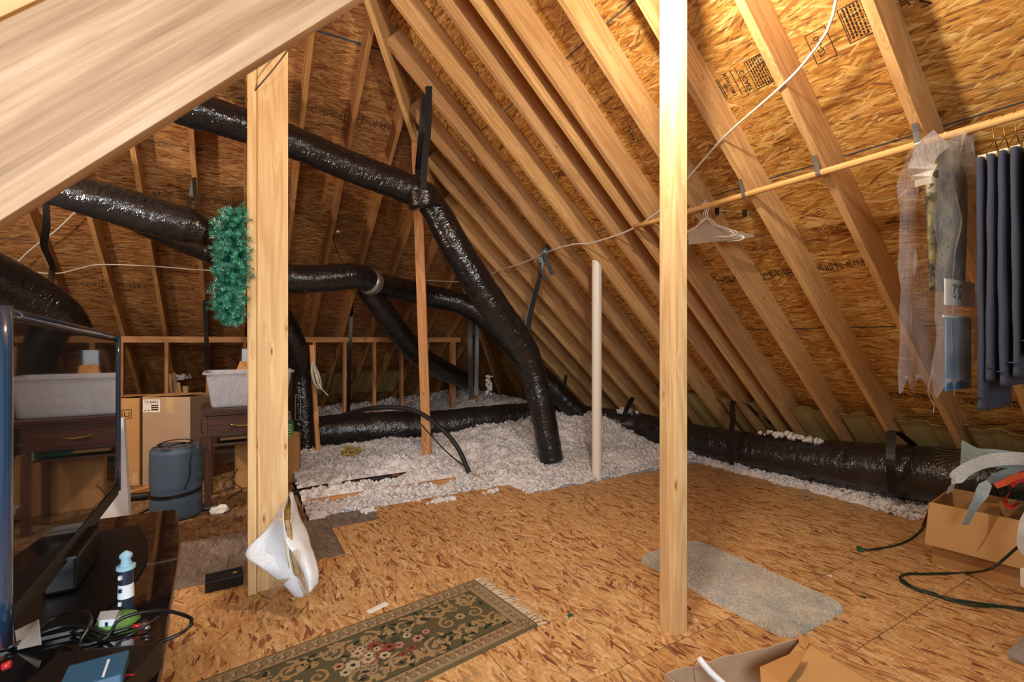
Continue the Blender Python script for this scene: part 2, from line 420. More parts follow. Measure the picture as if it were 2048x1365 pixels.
def film(name, col, alpha, rough=.15):
    t = NT(name); t.b.inputs['Base Color'].default_value = lin(col); t.b.inputs['Roughness'].default_value = rough; t.b.inputs['Alpha'].default_value = alpha
    t.b.inputs['Specular IOR Level'].default_value = .9
    nz = t.noise(t.mapping(t.obj(), sc=(1, 1, .4)), 26, 4, .6, 1.)[0]; t.bump(nz, .8, .01)
    return t.m
def gauze(name, col, a0, a1):
    t = NT(name); o = t.obj(); n = t.noise(t.mapping(o, sc=(60, 60, 420)), 1, 3, .7)[0]; n2 = t.noise(o, 700, 1)[0]
    t.l(t.mix(t.ramp(n2, [(.62, 0.), (.68, 1.)]), lin(col), (1, 1, 1, 1)), t.b.inputs['Base Color']); t.b.inputs['Roughness'].default_value = .5
    t.l(t.ramp(n, [(.38, a0), (.55, a1)]), t.b.inputs['Alpha']); t.bump(n, .4, .004); return t.m
M_FILM = film('clear_polythene', '#d9d4d0', .30)
M_FILM2 = film('cloudy_polythene', '#cfc9c2', .55, .25)
M_TOTE = film('frosted_tote_plastic', '#c2c4cc', .60, .35)
M_TULLE = gauze('glittery_tulle', '#d6dcdc', .35, .95)
M_MESHR = gauze('aqua_mesh_ribbon', '#9fc0c8', .55, 1.)
M_CELLO = film('amber_tape_film', '#d8c0a0', .35, .2)

def insul_mat():
    t = NT('blown_fibreglass'); o = t.obj(); n1 = t.noise(o, 45, 5, .7)[0]; n2 = t.noise(o, 5, 3)[0]
    c = t.ramp(n1, [(.25, '#d8cec8'), (.5, '#f2ece8'), (.8, '#fcfaf8')])
    c = t.mix(t.ramp(n2, [(.55, 0.), (.8, .30)]), c, lin('#b8a48e'))
    t.l(c, t.b.inputs['Base Color']); t.b.inputs['Roughness'].default_value = .95; t.b.inputs['Specular IOR Level'].default_value = .1
    t.b.inputs['Subsurface Weight'].default_value = .12; t.b.inputs['Subsurface Radius'].default_value = (.03, .025, .02)
    t.bump(n1, .9, .02); return t.m
M_INS = insul_mat(); M_INSY = simple('yellow_batt', '#b79a52', .95, nscale=60, bst=.8, bd=.01)

def matte_vcol(name, rough=.95, bscale=500, bst=.5):
    t = NT(name); a = t.n('ShaderNodeVertexColor'); a.layer_name = 'Col'
    nz = t.noise(t.obj(), bscale, 2)[0]
    t.l(t.mix(1., a.outputs[0], t.ramp(nz, [(.3, .72), (.7, 1.12)]), 'MULTIPLY'), t.b.inputs['Base Color']); t.b.inputs['Roughness'].default_value = rough
    t.b.inputs['Specular IOR Level'].default_value = .1; t.bump(nz, bst, .003); return t.m
M_RUG = matte_vcol('woven_rug')

def bath_mat():
    t = NT('grey_pile'); o = t.obj(); n1 = t.noise(o, 5, 4, .6)[0]; n2 = t.noise(o, 120, 3)[0]; n3 = t.noise(o, 9, 3)[0]
    c = t.ramp(n1, [(.3, '#a3a4a2'), (.5, '#c2baac'), (.7, '#d0c6b5')]); c = t.mix(t.ramp(n3, [(.5, 0.), (.8, .4)]), c, lin('#93846e'))
    c = t.mix(1., c, t.ramp(n2, [(.3, .8), (.7, 1.12)]), 'MULTIPLY')
    t.l(c, t.b.inputs['Base Color']); t.b.inputs['Roughness'].default_value = 1; t.b.inputs['Specular IOR Level'].default_value = .05; t.bump(n2, .8, .01); return t.m
M_BATH = bath_mat()
def foam_mat():
    t = NT('foam_sheet'); n = t.noise(t.obj(), 230, 2)[0]; t.l(t.ramp(n, [(.3, '#cfd3d8'), (.7, '#f2f2f2')]), t.b.inputs['Base Color'])
    t.b.inputs['Roughness'].default_value = .5; t.bump(n, .5, .003); return t.m
M_FOAM = foam_mat()
def fir_mat():
    t = NT('tinsel_needles'); n = t.noise(t.obj(), 40, 2)[0]; t.l(t.ramp(n, [(.3, '#135c4e'), (.5, '#339880'), (.75, '#94d4ba')]), t.b.inputs['Base Color'])
    t.b.inputs['Roughness'].default_value = .35; return t.m
M_FIR = fir_mat()

# ------------------------------------------------------------------ SETTING: floor
def floor_panel(name, x0, y0, x1, y1, mat):
    g = .0018; m = MB().box((x0+g, y0+g, -.018), (x1-g, y1-g, 0)); o = m.build(name, mat)
    return tag(o, kind='structure')
floor_panel('floor', -3.3, -1.5, .60, 2.93, M_OSB_F)
floor_panel('floor', -.60, 2.93, .56, 3.60, M_OSB_G)
floor_panel('floor', -3.3, 2.93, -.60, 3.60, M_OSB_G)
floor_panel('floor', .60, 1.385, .88, 3.38, M_OSB_F)
floor_panel('floor', .56, 3.38, .88, 3.64, M_OSB_G)
floor_panel('floor', .56, 2.93, .60, 3.38, M_OSB_F)
floor_panel('floor', .88, 1.385, 2.10, 3.64, M_OSB_F)
floor_panel('floor', 2.10, 1.385, 4.15, 3.33, M_OSB_F)
floor_panel('floor', .60, -1.5, .88, 1.385, M_OSB_F)
floor_panel('floor', .88, -1.5, 2.17, 1.385, M_OSB_F)
floor_panel('floor', 2.17, .985, 4.15, 1.385, M_OSB_F)
floor_panel('floor', 2.17, -1.5, 4.15, .985, M_OSB_F)
floor_panel('floor', -3.3, 3.60, .44, 5.75, M_OSB_O)
o = MB().box((-5.2, -1.6, -.17), (5.5, 9.6, -.14)).build('floor', M_DARK); tag(o, kind='structure')
# joists under the deck edges
for (a, b) in [((-.0, 4.02, -.14), (2.2, 4.02, -.14))]:
    pass

# ------------------------------------------------------------------ SETTING: sheathing
def slope_panel(name, corners, X, mat, th=.014):
    """corners of underside; local XY in the plane so strands lie along local X"""
    o0 = V(corners[0]); n = (V(corners[1])-o0).cross(V(corners[2])-o0).normalized()
    if n.z < 0: n = -n
    X = V(X).normalized(); Y = n.cross(X)
    M = frame(o0, X, Y); Mi = M.inverted()
    pts = [Mi @ V(c) for c in corners]
    m = MB().poly(pts, th, n=(0, 0, 1)); return mesh(name, m.v, m.f, mat, None, M), M
cR, cB = CR+DR, CB+DB
def hipR(x): return (cB-cR+SR*x)/SB
zr = cR-SR*XR; yr = hipR(XR)
ZE = -.145; XE = (cR-ZE)/SR
ceilR, MR = slope_panel('ceiling', [(XR, -1.5, zr), (XE, -1.5, ZE), (XE, hipR(XE), ZE), (XR, yr, zr)], (0, 1, 0), M_OSB_R); tag(ceilR, kind='structure')
xl = XR-(XE-XR)
ceilL, ML = slope_panel('ceiling', [(XR, -1.5, zr), (xl, -1.5, ZE), (xl, hipR(XE), ZE), (XR, yr, zr)], (0, 1, 0), M_OSB_R); tag(ceilL, kind='structure')
ceilB, MBk = slope_panel('ceiling', [(XR, yr, zr), (XE, hipR(XE), ZE), (xl, hipR(XE), ZE)], (1, 0, 0), M_OSB_B); tag(ceilB, kind='structure')

# painted panel seams and printed stamps are surface marks on the sheathing: parts of the ceiling planes
nR = V((SR, 0, 1)).normalized(); nB = V((0, SB, 1)).normalized()
def pR(x, y, d=.0): return V((x, y, cR-SR*x))-nR*d
def pB(x, y, d=.0): return V((x, y, cB-SB*y))-nB*d
def seamR(x, y0, y1, wd, mat):
    m = MB(); M = frame(pR(x, y0, .0012), (0, 1, 0), (1, 0, -SR)); m.box((0, -wd/2, -.0005), (y1-y0, wd/2, .0005), M=M); m.build('panel_seam', mat, ceilR)
def seamB(y, x0, x1, wd, mat):
    m = MB(); M = frame(pB(x0, y, .0012), (1, 0, 0), (0, 1, -SB)); m.box((0, -wd/2, -.0005), (x1-x0, wd/2, .0005), M=M); m.build('panel_seam', mat, ceilB)
seamR(1.86, -.5, 4.5, .008, M_BLUE); seamR(2.79, -.5, 5.6, .007, M_BLUE); seamR(3.75, -.5, 6.8, .010, M_GREYEDGE)
seamB(4.0, -1.0, 2.0, .016, M_BLUE); seamB(5.04, -2.5, 3.0, .006, M_GREYEDGE); seamB(6.12, -3.0, 3.5, .006, M_GREYEDGE); seamB(7.2, -3., 4., .006, M_GREYEDGE)
for (x, y0, y1) in [(2.35, 0, .6)]: pass
def strokes(m, M, L, H, rr, dens=1.0):
    """row of hand scrawled / nail-line like marks"""
    x = 0
    while x < L:
        h = H*rr.uniform(.35, 1); y = rr.uniform(-.1, .1)*H
        m.box((x, y-h/2, 0), (x+.004, y+h/2, .0012), M=M)
        if rr.random() < .7: q = rr.uniform(-h/2, h/2); m.box((x, y+q, 0), (x+rr.uniform(.01, .03), y+q+.004, .0012), M=M)
        x += rr.uniform(.012, .035)/dens
rs = random.Random(3)
def FR(x, y): return frame(pR(x, y, .0016), (0, -1, 0), (1, 0, -SR))     # reads along -y, top towards the eave
def FR2(x, y): return frame(pR(x, y, .0016), (1, 0, -SR), (0, 1, 0))
def stampR(x, y, build):
    m = MB(); build(m, FR2(x, y)); m.build('printed_stamp', M_INK, ceilR)
def add_text(m, M, s, size, dx=0, dy=0, flip=False):
    v, f = text_mesh(s, size); m.add([M @ (p+V((dx, dy, 0))) for p in v], f)
def box_outline(m, M, x0, y0, x1, y1, t=.003):
    for a, b in [((x0, y0), (x1, y0+t)), ((x0, y1-t), (x1, y1)), ((x0, y0), (x0+t, y1)), ((x1-t, y0), (x1, y1))]: m.box((a[0], a[1], 0), (b[0], b[1], .001), M=M)
def s1(m, M):
    box_outline(m, M, -.09, -.12, .07, -.03); 
    for k in range(6):
        x = -.085
        while x < .06: w_ = rs.uniform(.006, .02); m.box((x, -.113+k*.013, 0), (x+w_, -.107+k*.013, .001), M=M); x += w_+.006
    add_text(m, M, 'C CAEY', .036, 0, 0); m.box((-.09, .022, 0), (.08, .025, .001), M=M)
    m.box((-.09, .05, 0), (.06, .054, .001), M=M)
    add_text(m, M, 'BLUE CUBO', .026, -.02, .085); add_text(m, M, 'OSH', .022, -.02, .11); m.box((-.08, .13, 0), (.05, .1335, .001), M=M); m.box((-.08, .14, 0), (.05, .1435, .001), M=M)
stampR(2.35, 1.585, s1)
def s2(m, M):
    box_outline(m, M, -.075, -.05, .075, .04); add_text(m, M, '0-3-27', .038, 0, 0)
    for k in range(3): m.box((-.09, -.12-k*.014, 0), (.03, -.117-k*.014, .001), M=M)
stampR(2.36, 1.22, s2)
def s3(m, M):
    box_outline(m, M, -.08, -.08, .08, .05)
    for k in range(8):
        x = -.075
        while x < .065: w_ = rs.uniform(.005, .018); m.box((x, -.072+k*.014, 0), (x+w_, -.065+k*.014, .001), M=M); x += w_+.005
stampR(2.34, 1.06, s3)
def s4(m, M):
    add_text(m, M, 'DRINN', .05, 0, .03); add_text(m, M, 'SIL', .04, .02, .09); m.box((-.08, -.02, 0), (.08, -.017, .001), M=M); m.box((-.08, -.06, 0), (.06, -.057, .001), M=M)
    for k in range(3): m.box((-.06, -.09-k*.02, 0), (.05, -.086-k*.02, .001), M=M)
stampR(2.34, .80, s4)
def s5(m, M): box_outline(m, M, -.06, -.03, .06, .03); add_text(m, M, 'C223', .04)
stampR(2.33, 2.42, s5)
for (x, ya, yb) in [(3.33, 1.36, 1.75), (3.33, 1.85, 2.12), (3.33, 2.25, 2.5), (4.29, .98, 1.28), (4.29, 1.42, 1.72), (2.34, 3.05, 3.3), (2.34, 2.7, 2.9)]:
    m = MB(); strokes(m, frame(pR(x, ya, .0016), (0, 1, 0), (1, 0, -SR)), yb-ya, .075, rs, 1.4); m.build('printed_stamp', M_INK, ceilR)
for (y, xa, xb) in [(4.54, .52, .88), (4.54, .95, 1.29), (5.5, -.66, -.33), (5.5, -.28, .06), (5.52, .95, 1.3), (6.6, -1.5, -1.15), (6.6, -1.08, -.74), (6.6, -.66, -.4), (6.6, .55, .88), (7.6, -.6, -.3), (7.6, .1, .4)]:
    m = MB(); strokes(m, frame(pB(xa, y, .0016), (1, 0, 0), (0, 1, -SB)), xb-xa, .085, rs, 1.6); m.build('printed_stamp', M_INK, ceilB)

# ------------------------------------------------------------------ rafters
def hx(y):  # x of the hip (rafter bottoms) at given y on the right plane
    return (SB*y-(CB-CR))/SR
RY = [.93, 1.34, 1.75, 2.15, 2.54, 2.71, 2.96, 3.36, 3.78, 4.19, 4.59, 5.0, 5.4, 5.8, 6.2, 6.6]
RL = {.93: 'carrying the rightmost rod bracket next to the clear garment bag', 1.34: 'carrying the middle rod bracket, its lower edge ragged with bark',
      1.75: 'carrying the bracket just right of the wire hangers', 2.15: 'first left of the tall post along the picture top', 2.54: 'second left of the tall post along the picture top', 2.71: 'third left of the tall post, close to its neighbour',
      2.96: 'fourth left of the tall post along the picture top', 3.36: 'fifth left of the post, over the cream pipe top'}
ordn = ['first', 'second', 'third', 'fourth', 'fifth', 'sixth', 'seventh', 'eighth', 'ninth']
k = 0
for y in RY:
    x0 = max(XR+.02, hx(y)-.01); x1 = 4.97
    p0 = V((x0, y, CR-SR*x0)); p1 = V((x1, y, CR-SR*x1))
    lab = RL.get(y)
    if lab is None: lab = ordn[k]+' short jack rafter down the hip, counting from the picture top'; k += 1
    else: lab = 'right-slope pine rafter '+lab
    o = lumber('rafter', p0, p1, .038, .184, (0, 0, 1), M_RAFT); tag(o, lab, 'rafter', 'rafters of the right roof slope')
BX = [-1.53, -1.12, -.72, -.31, .09, .50, .91, 1.31, 1.72, 2.12, 2.53, 2.94, 3.30]
BL = ['left of the hanging black strap, at the left edge', 'just right of the hanging black strap at left',
      'third from the left above the tall cartons', 'coming down just left of the green garland', 'hidden partly behind the left post', 'just right of the left post', 'second to the right of the left post, crossing the blue seam',
      'third to the right of the left post', 'meeting the hip above the upper duct', 'behind the thin hip post', 'short one right of the thin hip post', 'very short one low near the hip', 'last and lowest at the hip corner']
for x, lab in zip(BX, BL):
    y0 = (CB-CR+SR*x)/SB+.03 if x > XR else (CB-CR+SR*(2*XR-x))/SB+.03
    y1 = 8.86
    o = lumber('rafter', (x, y0, CB-SB*y0), (x, y1, CB-SB*y1), .038, .184, (0, 0, 1), M_RAFTB); tag(o, 'rear-slope rafter '+lab, 'rafter', 'rafters of the rear roof slope')
def hipP(x, d=0): return V((x, (CB-CR+SR*x)/SB, CR-SR*x-d))
o = lumber('hip_rafter', hipP(XR, .10), hipP(4.85, .10), .045, .31, (0, 0, 1), M_RAFT); tag(o, 'hip rafter running down the corner where the two roof slopes meet', 'rafter')
def hipL(x, d=0): p = hipP(x, d); return V((2*XR-p.x, p.y, p.z))
o = lumber('trim_1', (XR, -1.4, zr-.30), (XR, yr-.25, zr-.30), .038, .235, (0, 0, 1), M_RAFT); tag(o, kind='structure')

# near sloping beam (blurred, upper left) and its neighbour
bd = V((1, 0, 1)).normalized()
def nb(x, y): return V((x, y, 1.79+x))
o = lumber('sloping_brace', nb(-1.79, 1.14), nb(1.30, 1.14), .040, .235, (-1, 0, 1), M_BEAM); tag(o, 'wide pale board sloping across the upper left, nearest the viewer', 'beam')
q = atT(0, 48, .98)
o = lumber('sloping_brace', q+V((-1.2, 0, -1.2)), q+V((.9, 0, .9)), .038, .235, (-1, 0, 1), M_RAFT); tag(o, 'second sloping board peeking in at the top left corner', 'beam')

# ------------------------------------------------------------------ posts
t = thing('left_support_post'.replace('left_', ''), 'thick knotty post of two boards left of centre, with wrapped frames leaning on it', 'post', (.14, 2.70, 0))
def vpost(name, x0, y0, x1, y1, z0, z1, mat, parent=None, label=None):
    M = frame(((x0+x1)/2, (y0+y1)/2, z0), (0, 0, 1), (0, 1, 0))
    m = MB().box((0, -(y1-y0)/2, -(x1-x0)/2), (z1-z0, (y1-y0)/2, (x1-x0)/2), bev=.003)
    return mesh(name, m.v, m.f, mat, parent, M)
vpost('edge_board', .055, 2.68, .093, 2.82, 0, 4.05, M_POST, t)
vpost('face_board', .096, 2.70, .236, 2.738, 0, 4.05, M_POST, t)
vpost('face_board', .096, 2.745, .236, 2.783, 0, 4.05, M_POST, t)
t = thing('support_post', 'tall slender post right of centre standing beside the grey mat, glaring bright at its top', 'post', (1.63, 1.45, 0))
vpost('post_board', 1.608, 1.409, 1.683, 1.444, 0, 3.02, M_POST, t)
vpost('post_board', 1.608, 1.446, 1.683, 1.496, 0, 3.02, M_POST, t)
# thin post under the hip
pt = V((1.47, 4.33, 3.16)); pb = onZ(855, 948, -.10)
pm = lumber('hip_post', pb, atT(832, 262, 4.5), .089, .038, (.5, .866, 0), M_STUD, anchor='mid'); tag(pm, 'thin reddish post rising from the insulation to the hip', 'post')
o = lumber('stud', atT(637, 918, 4.95), atT(623, 690, 4.95), .038, .089, (0, 1, 0), M_STUD, anchor='mid'); tag(o, 'single stud beside the vertical black duct with a wire coil on it', 'stud')

# kneewall
KY = 6.95
o = lumber('top_plate', (-2.2, KY+.045, 1.232), (3.08, KY+.045, 1.232), .089, .072, (0, 0, 1), M_STUD); tag(o, 'long horizontal plate on top of the low stud wall', 'beam')
o = lumber('bottom_plate', (-2.2, KY+.045, -.01), (3.3, KY+.045, -.01), .089, .038, (0, 0, 1), M_STUD); tag(o, 'bottom plate under the low stud wall, mostly buried', 'beam')
o = lumber('top_plate', (.9, 5.3, 1.16), (.9, 5.32, 1.16), .01, .01, (0, 0, 1), M_STUD); bpy.data.objects.remove(o)
KX = [-1.12, -.70, -.29, .11, .52, .93, 1.33, 1.74, 2.14, 2.54, 2.96]
KL = ['at the left edge of the tall cartons', 'right above the labelled tall carton', 'behind the plastic tote', 'behind the left post',
      'right of the left post', 'next to the hanging wire coil', 'with a black strap in front', 'third to the right of the vertical duct', 'just left of the thin hip post', 'just right of the thin hip post', 'last and widest at the right end']
for x, lab in zip(KX, KL):
    wd = .038 if x < 2.9 else .075
    o = lumber('wall_stud', (x, KY+.045, .03), (x, KY+.045, 1.232), .089, wd, (1, 0, 0), M_STUD, anchor='mid'); tag(o, 'low wall stud '+lab, 'stud', 'studs of the low rear wall')
o = lumber('wall_stud', (3.36, 6.95, .0), (3.36, 6.95, 1.35), .04, .04, (1, 0, 0), M_STUD, anchor='mid'); tag(o, 'lone thin stud past the plate end beside black straps', 'stud')
# short block hanging by the garment bag
a = onR(1884, 425, CR-.02); 
o = lumber('wood_block', atT(1892, 522, 2.30), atT(1890, 405, 2.30), .05, .02, (.8, -.5, 0), M_POST, anchor='mid'); tag(o, 'short pale board hanging down beside the garment bag', 'board')
# wood pieces near the insulation edge
o = lumber('joist', (.47, 3.98, -.10), (2.30, 3.98, -.10), .038, .125, (0, 0, 1), M_STUD); tag(o, 'exposed floor joist nearest the deck edge, dusted with insulation', 'joist')
o = lumber('joist', (.47, 4.60, -.10), (2.35, 4.62, -.10), .038, .14, (0, 0, 1), M_STUD); tag(o, 'second exposed joist behind the black hose', 'joist')
o = lumber('board', onZ(262, 985)+V((0, -.1, .0)), onZ(330, 968)+V((.05, -.05, 0)), .07, .035, (0, 0, 1), M_STUD); tag(o, 'orange wood strip on the floor left of the rolled pad', 'board')
o = lumber('board', (-.12, 4.80, 0), (.42, 4.84, 0), .05, .035, (0, 0, 1), M_OSB_O); tag(o, 'dusty wood strip on the floor behind the desk leg', 'board')

# ------------------------------------------------------------------ eave baffles
def baffle(M, wd, ln, label):
    prof = [(-wd/2, .03), (-wd/2+.02, .035), (-wd/2+.03, .0), (-wd*.18, .0), (-wd*.12, .022), (0, .03), (wd*.12, .022), (wd*.18, 0), (wd/2-.03, .0), (wd/2-.02, .035), (wd/2, .03)]
    v = []; f = []; n = len(prof)
    S = [(0, 0), (ln*.12, -.01), (ln, -.012)]
    for (s, dz) in S:
        for (x, z) in prof: v.append(M @ V((x, s, -z+dz)))
    for (s, dz) in S:
        for (x, z) in prof: v.append(M @ V((x, s, -z+dz+.003)))
    k = len(S)*n
    for j in range(len(S)-1):
        for i in range(n-1):
            a = j*n+i; f.append((a, a+1, a+1+n, a+n)); f.append((a+k, a+n+k, a+1+n+k, a+1+k))
    for i in range(n-1): f.append((i, i+k, i+1+k, i+1)); a = (len(S)-1)*n+i; f.append((a, a+1, a+1+k, a+k))
    for j in range(len(S)-1): a = j*n; f.append((a, a+n, a+n+k, a+k)); a = j*n+n-1; f.append((a, a+k, a+n+k, a+n))
    o = mesh('vent_baffle', v, f, M_BAFFLE, None, M=Matrix.Identity(4)); 
    return o
bl = {.73: 'behind the ribbons at the far right', 1.135: 'right of the black duct strap, widest shown', 1.545: 'second from the right along the big duct', 1.95: 'third from the right along the big duct', 2.37: 'just right of the tall post low down', 2.83: 'behind the tall post, low', 3.16: 'first left of the tall post', 3.57: 'beside the strap left of the tall post', 3.99: 'low by the foot of the cream pipe'}
for y, lab in bl.items():
    x = 4.33; M = frame((x, y, CR+.10-SR*x), (0, 1, 0), (1, 0, -SR)); M = frame((x, y, CR+.09-SR*x), (0, 1, 0), (1, 0, -SR))
    o = baffle(M, .345 if y not in (2.83, 3.16) else .2, .62, lab); o2 = o
    tag(o, 'olive foam vent baffle '+lab, 'baffle', 'vent baffles under the right slope')
bb = {.71: 'nearest the vertical duct', 1.11: 'second from the vertical duct', 1.52: 'third from the vertical duct', 1.92: 'fourth from the vertical duct', 2.33: 'just beyond the thin post'}
for x, lab in bb.items():
    y = 8.0; M = frame((x, y, CB+.09-SB*y), (-1, 0, 0), (0, 1, -SB))
    o = baffle(M, .345, .7, lab); tag(o, 'olive vent baffle under the rear slope, '+lab, 'baffle', 'vent baffles under the rear slope')

# ------------------------------------------------------------------ insulation
def sm(a, b, x): t = max(0, min(1, (x-a)/(b-a))); return t*t*(3-2*t)
def yedge(x): return 3.62 if x < 2.07 else 3.34
def hA(x, y):
    A = float(np.interp(x, [.4, .9, 2.0, 2.8, 3.4, 3.9, 4.5, 5], [.08, .12, .17, .24, .34, .36, .20, .02]))
    h = -.015+A*(.22*sm(yedge(x)-.05, yedge(x)+.3, y)+.78*sm(yedge(x)+.35, yedge(x)+1.35, y))
    if y > 5.6: h -= .06*sm(5.6, 6.2, y)
    h += .05*noise.noise(V((x*2.5, y*2.5, 0)))+.03*noise.noise(V((x*7, y*7, 3)))
    # joist lines & hose stay visible
    if x < 1.9:
        for yj, dd in ((3.98, .055), (4.30, .05)):
            h -= dd*math.exp(-((y-yj)/.055)**2)*sm(2.0, 1.5, x)
    return h
def hB(x, y): return -.04+.075*sm(4.08, 4.2, x)+.03*noise.noise(V((x*5, y*5, 7)))
def icos():
    bm = bmesh.new(); bmesh.ops.create_icosphere(bm, subdivisions=2, radius=1); bm.verts.index_update()
    v = np.array([x.co[:] for x in bm.verts]); f = np.array([[q.index for q in ff.verts] for ff in bm.faces]); bm.free(); return v, f
IV, IF = icos()
IV1 = None
def fluff(name, region, hf, step, ncl, label, cat, seed, rad=(.010, .034), mat=M_INS, ybias=None):
    rg = np.random.default_rng(seed); x0, x1, y0, y1 = region
    xs = np.arange(x0, x1+1e-6, step); ys = np.arange(y0, y1+1e-6, step)
    v = []; ok = {}
    for i, x in enumerate(xs):
        for j, y in enumerate(ys):
            yy = y
            h = hf(x, yy)
            bl = 0
            for sc_, am in ((17, .030), (38, .014), (80, .007)):
                dd = noise.voronoi(V((x*sc_+.6*noise.noise(V((x*9, yy*9, 2))), yy*sc_, 0)))[0][0]; bl += am*(.75-dd)*1.6
            k_ = 1.0 if hf is hA else .8
            e_ = max(0, min(1, (y-yedge(x))/.05)) if hf is hA else 1
            h += bl*k_*e_
            if hf is hA and y < yedge(x)+.012: h = min(h, -.02)
            q1 = noise.noise(V((x*60, yy*60, 5)))*.006; q2 = noise.noise(V((x*60, yy*60, 9)))*.006
            v.append((x+q1, yy+q2, h))
    v = np.array(v); ny = len(ys); f = []
    for i in range(len(xs)-1):
        for j in range(ny-1): a = i*ny+j; f.append([a, a+ny, a+ny+1, a+1])
    VV = [v]; FF = [np.array(f)]; tri = []
    base = len(v); tv = []; tf = []
    n = 0
    while n < ncl:
        u1, u2 = rg.random(2); x = x0+u1*(x1-x0); y = y0+(u2**(ybias or 1))*(y1-y0)
        if hf is hA and y < yedge(x)+.0: continue
        if hf is hA and x < 1.9 and (abs(y-3.98) < .028 or abs(y-4.30) < .035) and rg.random() < .75: continue
        h = hf(x, y)
        r = rad[0]+(rad[1]-rad[0])*rg.random()**2.2; 
        jit = 1+rg.uniform(-.55, .62, (len(IV), 1)); sc = np.array([rg.uniform(.7, 1.4), rg.uniform(.7, 1.4), rg.uniform(.6, 1.1)])
        a = rg.uniform(0, 6.28); Rm = np.array([[math.cos(a), -math.sin(a), 0], [math.sin(a), math.cos(a), 0], [0, 0, 1]])
        p = (IV*jit*sc*r) @ Rm.T+np.array([x, y, h+r*.35+.022]); tv.append(p); tf.append(IF+base+n*len(IV)); n += 1
    allv = np.vstack([v]+tv); faces = f+np.vstack(tf).tolist()
    o = mesh(name, allv, faces, mat); o.data.polygons.foreach_set('use_smooth', [True]*len(o.data.polygons))
    return tag(o, label, cat, kind='stuff')
fluff('loose_insulation', (.45, 4.95, 3.34, 7.7), hA, .0115, 13000, 'heap of white blown insulation filling the bays behind the deck', 'insulation', 1, ybias=2.2, rad=(.004, .017))
fluff('loose_insulation', (4.09, 4.85, .2, 3.36), hB, .011, 4500, 'narrow strip of white insulation lying along the big duct at right', 'insulation', 2, rad=(.004, .013))
def hA2(x, y): return hA(x, y)
fluff('loose_insulation', (.45, 4.95, 7.68, 9.0), hA2, .05, 1500, 'white insulation beyond the low stud wall under the rear eave', 'insulation', 4, rad=(.01, .03))
def hC(x, y): return .345+.02*noise.noise(V((x*9, y*9, 2)))-.4*(x-4.33)**2
def hD(x, y): return .40
# a few tufts on top of ducts
def tuft(c, r, n, label, seed):
    rg = np.random.default_rng(seed); tv = []; tf = []
    for i in range(n):
        q = rg.normal(size=3)*np.array(r); rr_ = rg.uniform(.008, .024)
        tv.append(IV*rr_*(1+rg.uniform(-.4, .4, (len(IV), 1)))+np.array(c)+q*.5); tf.append(IF+i*len(IV))
    o = mesh('insulation_tuft', np.vstack(tv), np.vstack(tf).tolist(), M_INS, smooth=True); tag(o, label, 'insulation', kind='stuff')

# ------------------------------------------------------------------ ducts
def duct(label, pts, r, mat=M_DUCT, wr=.045, seed=0, n=40, step=.011, name='flexible_duct', parent=None, squash=1.0):
    o = tube_obj(name, pts, r, mat, parent, n, step, wr, seed, squash)
    if parent is None: tag(o, label, 'duct')
    return o
T = lambda *a: atT(*a)
# upper big duct
d1 = duct('large upper black duct crossing to the thin post and bending down into the insulation',
     [T(250, 150, 3.2), T(345, 205, 3.45), T(430, 232, 3.6), T(575, 280, 3.9), T(700, 333, 4.05), T(835, 385, 4.1), T(868, 415, 4.12), T(915, 500, 4.15), T(985, 610, 4.3), T(1045, 690, 4.5), T(1066, 745, 4.6), T(1082, 810, 4.62), T(1103, 920, 4.65)],
     [.135, .135, .13, .13, .13, .128, .12, .135, .14, .125, .118, .122, .118], seed=1)
tube_obj('tape_band', [T(1059, 726, 4.585), T(1063, 738, 4.595)], .123, M_DUCT, d1, 32, .01)
# mid duct with junction
d4 = duct('middle black duct arching right from the left post to the low corner',
     [T(420, 470, 4.3), T(500, 520, 4.3), T(575, 555, 4.35), T(640, 557, 4.5), T(715, 553, 4.7), T(750, 566, 4.9), T(800, 578, 5.3), T(860, 592, 5.6), T(930, 610, 5.7), T(985, 650, 5.75), T(1035, 705, 5.8), T(1095, 765, 5.85), T(1160, 830, 5.9)],
     [.11, .125, .13, .13, .125, .115, .125, .128, .13, .13, .13, .13, .12], seed=2)
v = [T(736, 562, 4.78), T(745, 566, 4.86)]
tube_obj('tape_band', v, .13, M_TAPE, d4, 32, .01)
duct('dark branch duct dropping right from the taped joint behind the low wall', [T(730, 575, 4.9), T(765, 620, 5.1), T(800, 668, 5.4), T(840, 712, 5.8), T(895, 745, 6.5), T(930, 760, 6.8)], [.10, .12, .125, .13, .135, .12], seed=3)
# left ducts
d2 = duct('left black duct ending crumpled at the green garland', [T(20, 340, 3.1), T(110, 375, 3.3), T(200, 400, 3.45), T(300, 430, 3.6), T(380, 452, 3.7), T(415, 468, 3.75)], [.11, .12, .14, .145, .14, .09], seed=4)
duct('slim black duct running under the left duct towards the garland', [T(225, 430, 4.6), T(290, 455, 4.55), T(360, 482, 4.5), T(430, 505, 4.45)], [.06, .085, .10, .11], seed=5)
d3 = duct('smooth near black duct at the left edge above the television', [T(-260, 470, 1.9), T(-90, 525, 2.2), T(20, 575, 2.45), T(90, 615, 2.6), T(135, 660, 2.7), T(150, 740, 2.75), T(150, 850, 2.8)], [.125, .125, .13, .125, .11, .10, .10], wr=.02, seed=6)
d6 = duct('vertical black duct standing just right of the left post', [T(505, 540, 4.38), T(540, 605, 4.7), T(575, 665, 4.85), T(596, 715, 5.0), T(605, 752, 5.08), T(607, 800, 5.1), T(610, 860, 5.1), T(612, 925, 5.1)], [.11, .13, .13, .125, .10, .125, .13, .13], seed=7, wr=.03)
m = MB()
